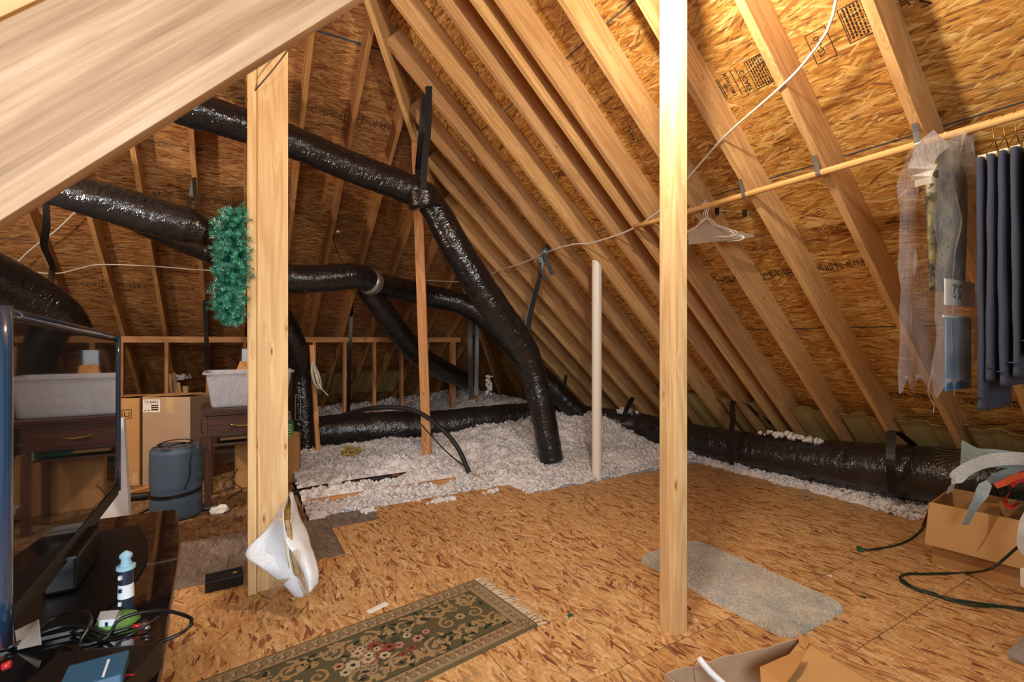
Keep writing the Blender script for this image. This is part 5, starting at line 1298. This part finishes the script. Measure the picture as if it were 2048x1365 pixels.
# rolled pad
cx, cy = -.365, 4.17
t = thing('rolled_sleeping_pad', 'blue-grey rolled sleeping pad standing upright with a black strap', 'sleeping pad', (cx, cy, 0))
def rollshape(name, R0, h0, h1, mat, par, seed=0):
    n = 64; nz = 24; v = []; f = []
    for j in range(nz+1):
        w_ = j/nz; z = h0+(h1-h0)*w_
        for i in range(n):
            a = 2*math.pi*i/n; r = R0*(1+.02*math.sin(a+1)+.012*noise.noise(V((math.cos(a)*2, math.sin(a)*2, z*8+seed))))
            r *= 1-.10*math.exp(-((z-.19)/.022)**2)*.5; 
            e = min(w_, 1-w_)*(h1-h0); r -= .018*max(0, 1-e/.02)**2
            if -.5 < a-5.9 < .35: r += .006*math.sin(z*70)
            v.append(V((cx+r*math.cos(a), cy+r*math.sin(a)*.96, z)))
    for j in range(nz):
        for i in range(n): f.append((j*n+i, j*n+(i+1) % n, (j+1)*n+(i+1) % n, (j+1)*n+i))
    f.append(tuple(range(n))[::-1]); b = len(v)
    # spiral top: rings stepping down towards the core
    prev = nz*n
    for k, (s_, dz) in enumerate([(.90, .004), (.80, -.006), (.74, -.03), (.68, -.004), (.55, .0), (.48, -.035), (.40, -.008), (.25, -.006), (.18, -.05)]):
        for i in range(n): a = 2*math.pi*i/n; v.append(V((cx+R0*s_*math.cos(a)+.004*math.sin(a*5+k), cy+R0*s_*math.sin(a)*.96, h1+dz+.005*math.sin(a*4+k*2))))
        for i in range(n): f.append((prev+i, prev+(i+1) % n, b+(i+1) % n, b+i))
        prev = b; b += n
    f.append(tuple(prev+i for i in range(n)))
    fm = [0]*(nz*n+1)+[0]*n+[1]*(len(f)-nz*n-1-n)
    return mesh(name, v, f, [mat, M_MATIN], par, smooth=True, fm=fm)
rollshape('pad_roll', .158, .0, .50, M_MAT, t)
m = MB(); pts = [V((cx+.156*math.cos(a), cy+.152*math.sin(a), .185+.012*math.sin(a+.6))) for a in np.linspace(0, 2*math.pi, 49)]
v, f = ribbon_geo(pts, (0, 0, 1), .024, .004, 10); m.add(v, f); m.build('strap', M_STRAP, t)
cord('', [(cx-.09, cy-.08, .515), (cx-.02, cy-.11, .525), (cx+.06, cy-.06, .53), (cx+.1, cy-.11, .50), (cx+.095, cy-.135, .40), (cx+.09, cy-.14, .30), (cx+.06, cy-.152, .22)], .004, M_BLKCABLE, parent=t, name='cord')
cord('', [(cx-.11, cy+.02, .515), (cx-.05, cy+.09, .525), (cx+.05, cy+.08, .53), (cx+.10, cy+.0, .52), (cx+.03, cy-.05, .52)], .004, M_BLKCABLE, parent=t, name='cord')

# white tapered panel behind tv
m = MB().poly([T(196, 1085, 2.95), T(266, 1085, 2.95), T(252, 836, 3.02), T(226, 834, 3.02)], .02); o = m.build('white_panel', M_WHITE); tag(o, 'tapered white panel standing between the television and the cartons', 'panel')

# ------------------------------------------------------------------ television and stand
TX = -.43
t = thing('television', 'large flat black television seen edge-on at the left, its glossy screen mirroring the room', 'television', (TX-.04, 2.0, .53))
def quadY(y0, z00, z01, y1, z10, z11, x): return [V((x, y0, z00)), V((x, y1, z10)), V((x, y1, z11)), V((x, y0, z01))]
ztn, ztf = 1.325, 1.275; zb = .605; yn, yf = 1.40, 2.60
m = MB().poly([V((TX-.002, yn+.02, zb)), V((TX-.002, yf-.02, zb)), V((TX-.002, yf-.02, ztf)), V((TX-.002, yn+.02, ztn))], .05, n=(-1, 0, 0)); m.build('back_shell', M_BLACKP, t)
m = MB().poly([V((TX, yn+.045, zb+.05)), V((TX, yf-.03, zb+.05)), V((TX, yf-.03, ztf-.03)), V((TX, yn+.045, ztn-.03))], .0015, n=(1, 0, 0)); m.build('screen', M_SCREEN, t)
def bez(name, a, b, r): return tube_obj(name, [a, b], r, M_BEZEL, t, 20, .1)
bez('bezel', V((TX-.004, yn+.02, zb-.0)), V((TX-.004, yn+.02, ztn)), .024)
bez('bezel', V((TX-.002, yf, zb+.01)), V((TX-.002, yf, ztf)), .0125)
bez('bezel', V((TX-.004, yn+.02, ztn-.012)), V((TX-.004, yf, ztf-.008)), .012)
m = MB().poly([V((TX+.002, yn+.03, zb+.052)), V((TX+.002, yf-.01, zb+.042)), V((TX+.006, yf-.02, zb+.0)), V((TX+.006, yn+.03, zb-.0))], .02, n=(-1, 0, 0)); m.build('lower_bezel', M_NECK, t)
m = MB().box((TX-.05, 1.86, .515), (TX+.03, 2.14, .62), bev=.01); m.build('neck', M_NECK, t)
# curved glass foot
def slab(name, outline, z0_, z1_, mat, par=None, bev=True):
    m = MB().poly([V((x, y, z0_)) for x, y in outline], z1_-z0_, n=(0, 0, 1)); return m.build(name, mat, par)
ol = [(TX-.12, 1.62), (TX-.12, 2.42), (-.335, 2.42)]+[(-.335+.075*math.sin(math.pi*k/14), 2.42-.8*k/14) for k in range(1, 14)]+[(-.335, 1.62)]
slab('foot', ol, .503, .512, M_NECK, t)
# stand: thick glossy top with bowed front
ol = [(-1.0, .9), (-1.0, 2.66), (-.232, 2.60)]
P = [(-.232, 2.60), (-.192, 2.30), (-.172, 2.0), (-.160, 1.62), (-.148, 1.30), (-.150, .9)]
C = catmull([V((x, y, 0)) for x, y in P], .05); ol += [(p.x, p.y) for p in C[1:]]
t2 = thing('tv_stand', 'glossy piano-black television stand with a bowed front edge', 'television stand', (-.55, 1.8, 0))
slab('stand_top', ol, .478, .5, M_GLOSS, t2)
ol2 = [(x+(-.012 if x > -.5 else 0), y) for x, y in ol]
m = MB().box((-.98, 1.0, .0), (-.36, 2.55, .45)); m.build('cabinet', M_GLOSS, t2)
tube_obj('edge_trim', [V((p.x, p.y, .489)) for p in C], .006, simple('brown_edge', '#5a4030', .3), t2, 8, .05)
slab('under_shelf', [(x-.05 if x > -.5 else x, y) for x, y in ol], .45, .477, M_BLACKP, t2)

# lighthouse figurine
zt = .5; c = onZ(236, 1248, zt); c = V((c.x, c.y, zt))
t = thing('lighthouse_figurine', 'small striped lighthouse figurine with a white cottage on the television stand', 'figurine', tuple(c))
m = MB(); q = np.random.default_rng(3)
tv = IV*np.array([.052, .045, .026])*(1+q.uniform(-.12, .12, (len(IV), 1))); tv[:, 2] = np.maximum(tv[:, 2], -.004); m.add([V(p)+c+V((0, 0, .005)) for p in tv.tolist()], [tuple(x) for x in IF.tolist()]); m.build('grassy_base', M_GRASS, t, smooth=True)
tc = c+V((.012, .03, .02))
prof = [(.020, 0), (.0185, .036), (.017, .072), (.0155, .108)]
for k, mt in enumerate((M_LBLACK, M_LWHITE, M_LBLACK)):
    m = MB().lathe([(prof[k][0], prof[k][1]), (prof[k+1][0], prof[k+1][1])], tuple(tc), 24); m.build('tower_band', mt, t, auto=True)
m = MB().lathe([(.016, .108), (.0215, .112), (.0215, .120), (.013, .121), (.013, .128), (.012, .128)], tuple(tc), 24); m.build('gallery', M_LBLUE, t, auto=True)
m = MB().lathe([(.011, .128), (.011, .142), (.0145, .143), (.0145, .150), (.008, .156), (.002, .160)], tuple(tc), 20); m.build('lantern', M_LBLUE, t, auto=True)
for (dz) in (.055, .02, .09): 
    m = MB().box((-.004, -.0225, dz), (.003, -.015, dz+.010), M=Matrix.Translation(tc) @ Matrix.Rotation(-.5, 4, 'Z')); m.build('window', M_LWHITE if dz != .055 else M_LBLACK, t)
hc = c+V((-.012, -.028, .018)); Mh = Matrix.Translation(hc) @ Matrix.Rotation(-.35, 4, 'Z')
m = MB().box((-.018, -.012, 0), (.018, .012, .020), M=Mh); m.build('cottage', M_LWHITE, t)
m = MB(); m.add([Mh @ V(p) for p in [(-.021, -.015, .019), (.021, -.015, .019), (.021, .015, .019), (-.021, .015, .019), (-.021, 0, .034), (.021, 0, .034)]], [(0, 1, 5, 4), (3, 4, 5, 2), (0, 4, 3), (1, 2, 5), (0, 3, 2, 1)]); m.build('cottage_roof', simple('grey_roof', '#8b8078', .6), t)
m = MB().box((-.004, -.0126, 0), (.003, -.012, .011), M=Mh); m.build('cottage_door', M_LBLACK, t)

# cables and items on the stand
zc = .508
cord('long black cable looping out past the edge of the television stand', [onZ(45, 1290, zc), onZ(110, 1235, zc+.03), onZ(165, 1222, zc+.05), onZ(182, 1245, zc+.04), onZ(160, 1290, zc), onZ(215, 1275, zc), onZ(232, 1245, zc+.03), onZ(270, 1228, zc+.04), onZ(330, 1222, zc+.04), onZ(383, 1238, zc+.03), onZ(370, 1262, zc+.02), onZ(320, 1285, zc+.01), onZ(260, 1300, zc)], .0045, M_BLKCABLE)
cord('flat grey-black cable crossing the television stand', [onZ(10, 1300, zc), onZ(60, 1275, zc+.01), onZ(130, 1252, zc+.015), onZ(185, 1258, zc+.01), onZ(215, 1268, zc), onZ(255, 1258, zc), onZ(275, 1252, zc)], .005, M_BLKCABLE)
cord('third black cable arching at the rear of the stand', [onZ(70, 1270, zc), onZ(130, 1262, zc), onZ(200, 1282, zc), onZ(260, 1270, zc+.02), onZ(330, 1225, zc+.03)], .0035, M_BLKCABLE)
t = thing('plug_connectors', 'red and silver audio plugs at the end of a cable on the stand', 'cable plug', tuple(onZ(280, 1252, zc)))
for (px, py, mt, nm) in [(265, 1253, M_RED, 'red_plug'), (283, 1250, M_METAL, 'silver_plug'), (283, 1257, M_METAL, 'silver_plug')]:
    a = onZ(px, py, zc+.006); m = MB().tube([a, a+V((.018, -.006, 0))], .0045, 12); m.build(nm, mt, t, smooth=True)
# device with red stripe (bottom left) and blue box
def orient_box(label, name, cat, pl, pr, depth, z0_, z1_, mat, bev=.004):
    a, b = V(pl), V(pr); rz = math.atan2(b.y-a.y, b.x-a.x); Mx = MX((a.x, a.y, z0_), rz); t = bpy.data.objects.new(name, None); put(t, None, Mx); tag(t, label, cat); L = (b-a).length
    m = MB().box((0, 0, 0), (L, depth, z1_-z0_), bev=bev); mesh('casing', m.v, m.f, mat, t, Mx); return t, Mx, L
zt_ = .56
a = onZ(10, 1330, zt_); b = onZ(262, 1292, zt_)
a2 = onZ(10, 1400, zt_); b2 = onZ(250, 1372, zt_)
t, Mx, L = orient_box('dark flat device with a thin red stripe at the bottom left on the stand', 'media_player', 'device', (a2.x, a2.y, 0), (b2.x, b2.y, 0), (a2-a).length, .502, zt_, simple('warm_black', '#15100f', .35))
m = MB().box((0, .03, zt_-.502), (L, .034, zt_-.502+.0012)); mesh('red_stripe', m.v, m.f, M_RED, t, Mx)
a = onZ(140, 1345, .575); b = onZ(262, 1312, .575); 
t, Mx, L = orient_box('blue glossy case lying on the dark device at the bottom left', 'blue_case', 'box', (a.x, a.y-.09, 0), (b.x, b.y-.09, 0), .09, .562, .59, simple('blue_plastic', '#2d5470', .35, nscale=5))
m = MB().box((L*.66, .01, .028), (L*.70, .07, .0288)); mesh('white_mark', m.v, m.f, M_LWHITE, t, Mx)
m = MB().poly([onZ(30, 1262, .52), onZ(75, 1240, .56), onZ(80, 1290, .52), onZ(35, 1300, .505)], .003); o = m.build('paper_slip', M_GREYFELT); tag(o, 'grey paper slip propped among the cables at the far left', 'paper')
m = MB().tube([onZ(5, 1335, .565), onZ(22, 1328, .568)], .008, 10); o = m.build('bulb_ornament', M_RED, smooth=True); tag(o, 'small red bit at the far bottom left corner', 'ornament')

# ------------------------------------------------------------------ debris on the floor
def leafy(label, px, py, s_, mat, name, cat, seed, n=5):
    q = random.Random(seed); c = onZ(px, py, .001); v = []; 
    pts = []
    for k in range(2*n):
        a = math.pi*k/n; r = s_*(1 if k % 2 == 0 else .45)*q.uniform(.7, 1.1); pts.append((r*math.cos(a), r*math.sin(a)*.8, q.uniform(0, .25)*s_))
    v = [V((0, 0, .15*s_))]+[V(p) for p in pts]; f = [(0, i+1, (i+1) % (2*n)+1) for i in range(2*n)]
    o = mesh(name, [p+c for p in v], f, mat); md = o.modifiers.new('s', 'SOLIDIFY'); md.thickness = .0012; md.offset = 1; tag(o, label, cat); return o
leafy('bright green artificial leaf right of the rug fringe', 1141, 1232, .026, M_GREENL, 'fallen_leaf', 'leaf', 1)
leafy('dark green leaf on the deck near the pipe', 1142, 1003, .022, M_GREENL, 'fallen_leaf', 'leaf', 2)
leafy('dark green leaf on the floor right of the bath mat', 1727, 1196, .022, M_GREENL, 'fallen_leaf', 'leaf', 3, 3)
leafy('dark green scrap near the grey floor panel', 709, 1061, .015, M_GREENL, 'fallen_leaf', 'leaf', 4)
leafy('tiny green scrap in the middle of the deck', 1150, 1111, .010, M_GREENL, 'fallen_leaf', 'leaf', 5)
leafy('dark sprig beside the blue petal in mid deck', 1033, 1080, .022, M_GREENW, 'fallen_sprig', 'leaf', 6, 3)
leafy('deep red petal on the floor left of the carton', 1750, 1150, .020, M_REDP, 'fallen_petal', 'petal', 7, 3)
leafy('red petal at the edge of the insulation', 924, 978, .022, M_REDP, 'fallen_petal', 'petal', 8)
leafy('blue petal in the middle of the deck', 1056, 1077, .016, M_BLUEP, 'fallen_petal', 'petal', 9)
leafy('pale blue petal just past the rug fringe', 1025, 1194, .015, M_BLUEP, 'fallen_petal', 'petal', 10)
leafy('blue petal at the upper edge of the rug', 834, 1190, .012, M_BLUEP, 'fallen_petal', 'petal', 11)
leafy('small blue petal close to the bright green leaf', 1158, 1224, .009, M_BLUEP, 'fallen_petal', 'petal', 12)
leafy('white scrap on the floor right of the bath mat', 1660, 1153, .020, M_PAPER, 'paper_scrap', 'scrap', 13, 3)
leafy('white scrap in the middle of the deck', 937, 1066, .014, M_PAPER, 'paper_scrap', 'scrap', 14, 3)
leafy('cream scrap left of the bath mat', 1230, 1113, .012, M_PAPER, 'paper_scrap', 'scrap', 15, 3)
leafy('cream scrap above the bath mat corner', 1268, 1062, .012, M_PAPER, 'paper_scrap', 'scrap', 16, 3)
m = MB().box((-.05, -.012, 0), (.05, .012, .006), M=MX(onZ(755, 1217), .35)); o = m.build('wood_chip', M_PAPER); tag(o, 'pale flat strip lying along the edge of the rug', 'scrap')
m = MB().box((-.045, -.008, 0), (.045, .008, .004), M=MX(onZ(1020, 1022), -.4)); o = m.build('wood_chip', M_POST); tag(o, 'thin pale sliver on the deck near the insulation', 'scrap')
for k, (px, py) in enumerate([(1100, 1003), (875, 1000), (895, 1003), (888, 1012), (980, 982), (820, 1018), (840, 1022)]):
    pass
tuft(tuple(onZ(880, 1000, .004)), (.10, .06, .003), 26, 'scattered insulation crumbs on the deck edge', 30)
tuft(tuple(onZ(735, 1022, .004)), (.05, .03, .003), 14, 'insulation crumbs beside the seam of the grey floor piece', 31)
tuft(tuple(onZ(975, 985, .004)), (.09, .03, .003), 10, 'insulation crumbs near the deck corner', 32)
leafy('rust-red scrap lying on the insulation', 790, 958, .055, M_RUST, 'rust_scrap', 'scrap', 20)
bpy.data.objects['rust_scrap'].location.z += .03
leafy('crumpled brown scrap at the notch of the deck', 1062, 975, .05, M_BRN, 'brown_scrap', 'scrap', 21, 6)
leafy('orange-brown dead leaf on the insulation by the pipe', 1167, 920, .05, M_RUST, 'dead_leaf', 'leaf', 22)
bpy.data.objects['dead_leaf'].location.z += .12
tuft(tuple(T(698, 905, 4.75)), (.10, .05, .04), 40, 'yellowish fluff patch in the insulation', 33); 
for o in bpy.data.objects:
    if o.name.startswith('insulation_tuft') and 'yellowish' in o.get('label', ''): o.data.materials[0] = M_INSY
# tape roll at the insulation strip
m = MB(); prof = [(.022, -.012), (.038, -.012), (.038, .012), (.022, .012)]
v = []; f = []; n = 28; Mr = Matrix.Translation(onZ(1612, 989, .038)) @ Matrix.Rotation(-1.05, 4, 'Z') @ Matrix.Rotation(math.pi/2, 4, 'X')
for (r, z) in prof:
    for i in range(n): a = 2*math.pi*i/n; v.append(Mr @ V((r*math.cos(a), r*math.sin(a), z)))
for j in range(4):
    for i in range(n): f.append((j*n+i, j*n+(i+1) % n, ((j+1) % 4)*n+(i+1) % n, ((j+1) % 4)*n+i))
m.add(v, f); o = m.build('tape_roll', simple('brown_tape', '#8d7a60', .5), auto=True); tag(o, 'roll of brown tape standing in the insulation strip', 'tape roll')
# crumpled clear plastic at deck edge
sheet_pts = [[T(1243, 905, 4.85), T(1275, 912, 4.8), T(1318, 925, 4.7)], [T(1248, 925, 4.8), T(1280, 928, 4.72), T(1320, 938, 4.66)], [T(1262, 950, 4.75), T(1290, 948, 4.7), T(1322, 945, 4.64)]]
o = sheet('plastic_sheet', sheet_pts, M_FILM2, None, amp=.012, seed=8, th=.001); tag(o, 'cloudy plastic sheet on the insulation left of the tall post', 'plastic sheet')
# water pipe valve bits on the floor under the desk skipped
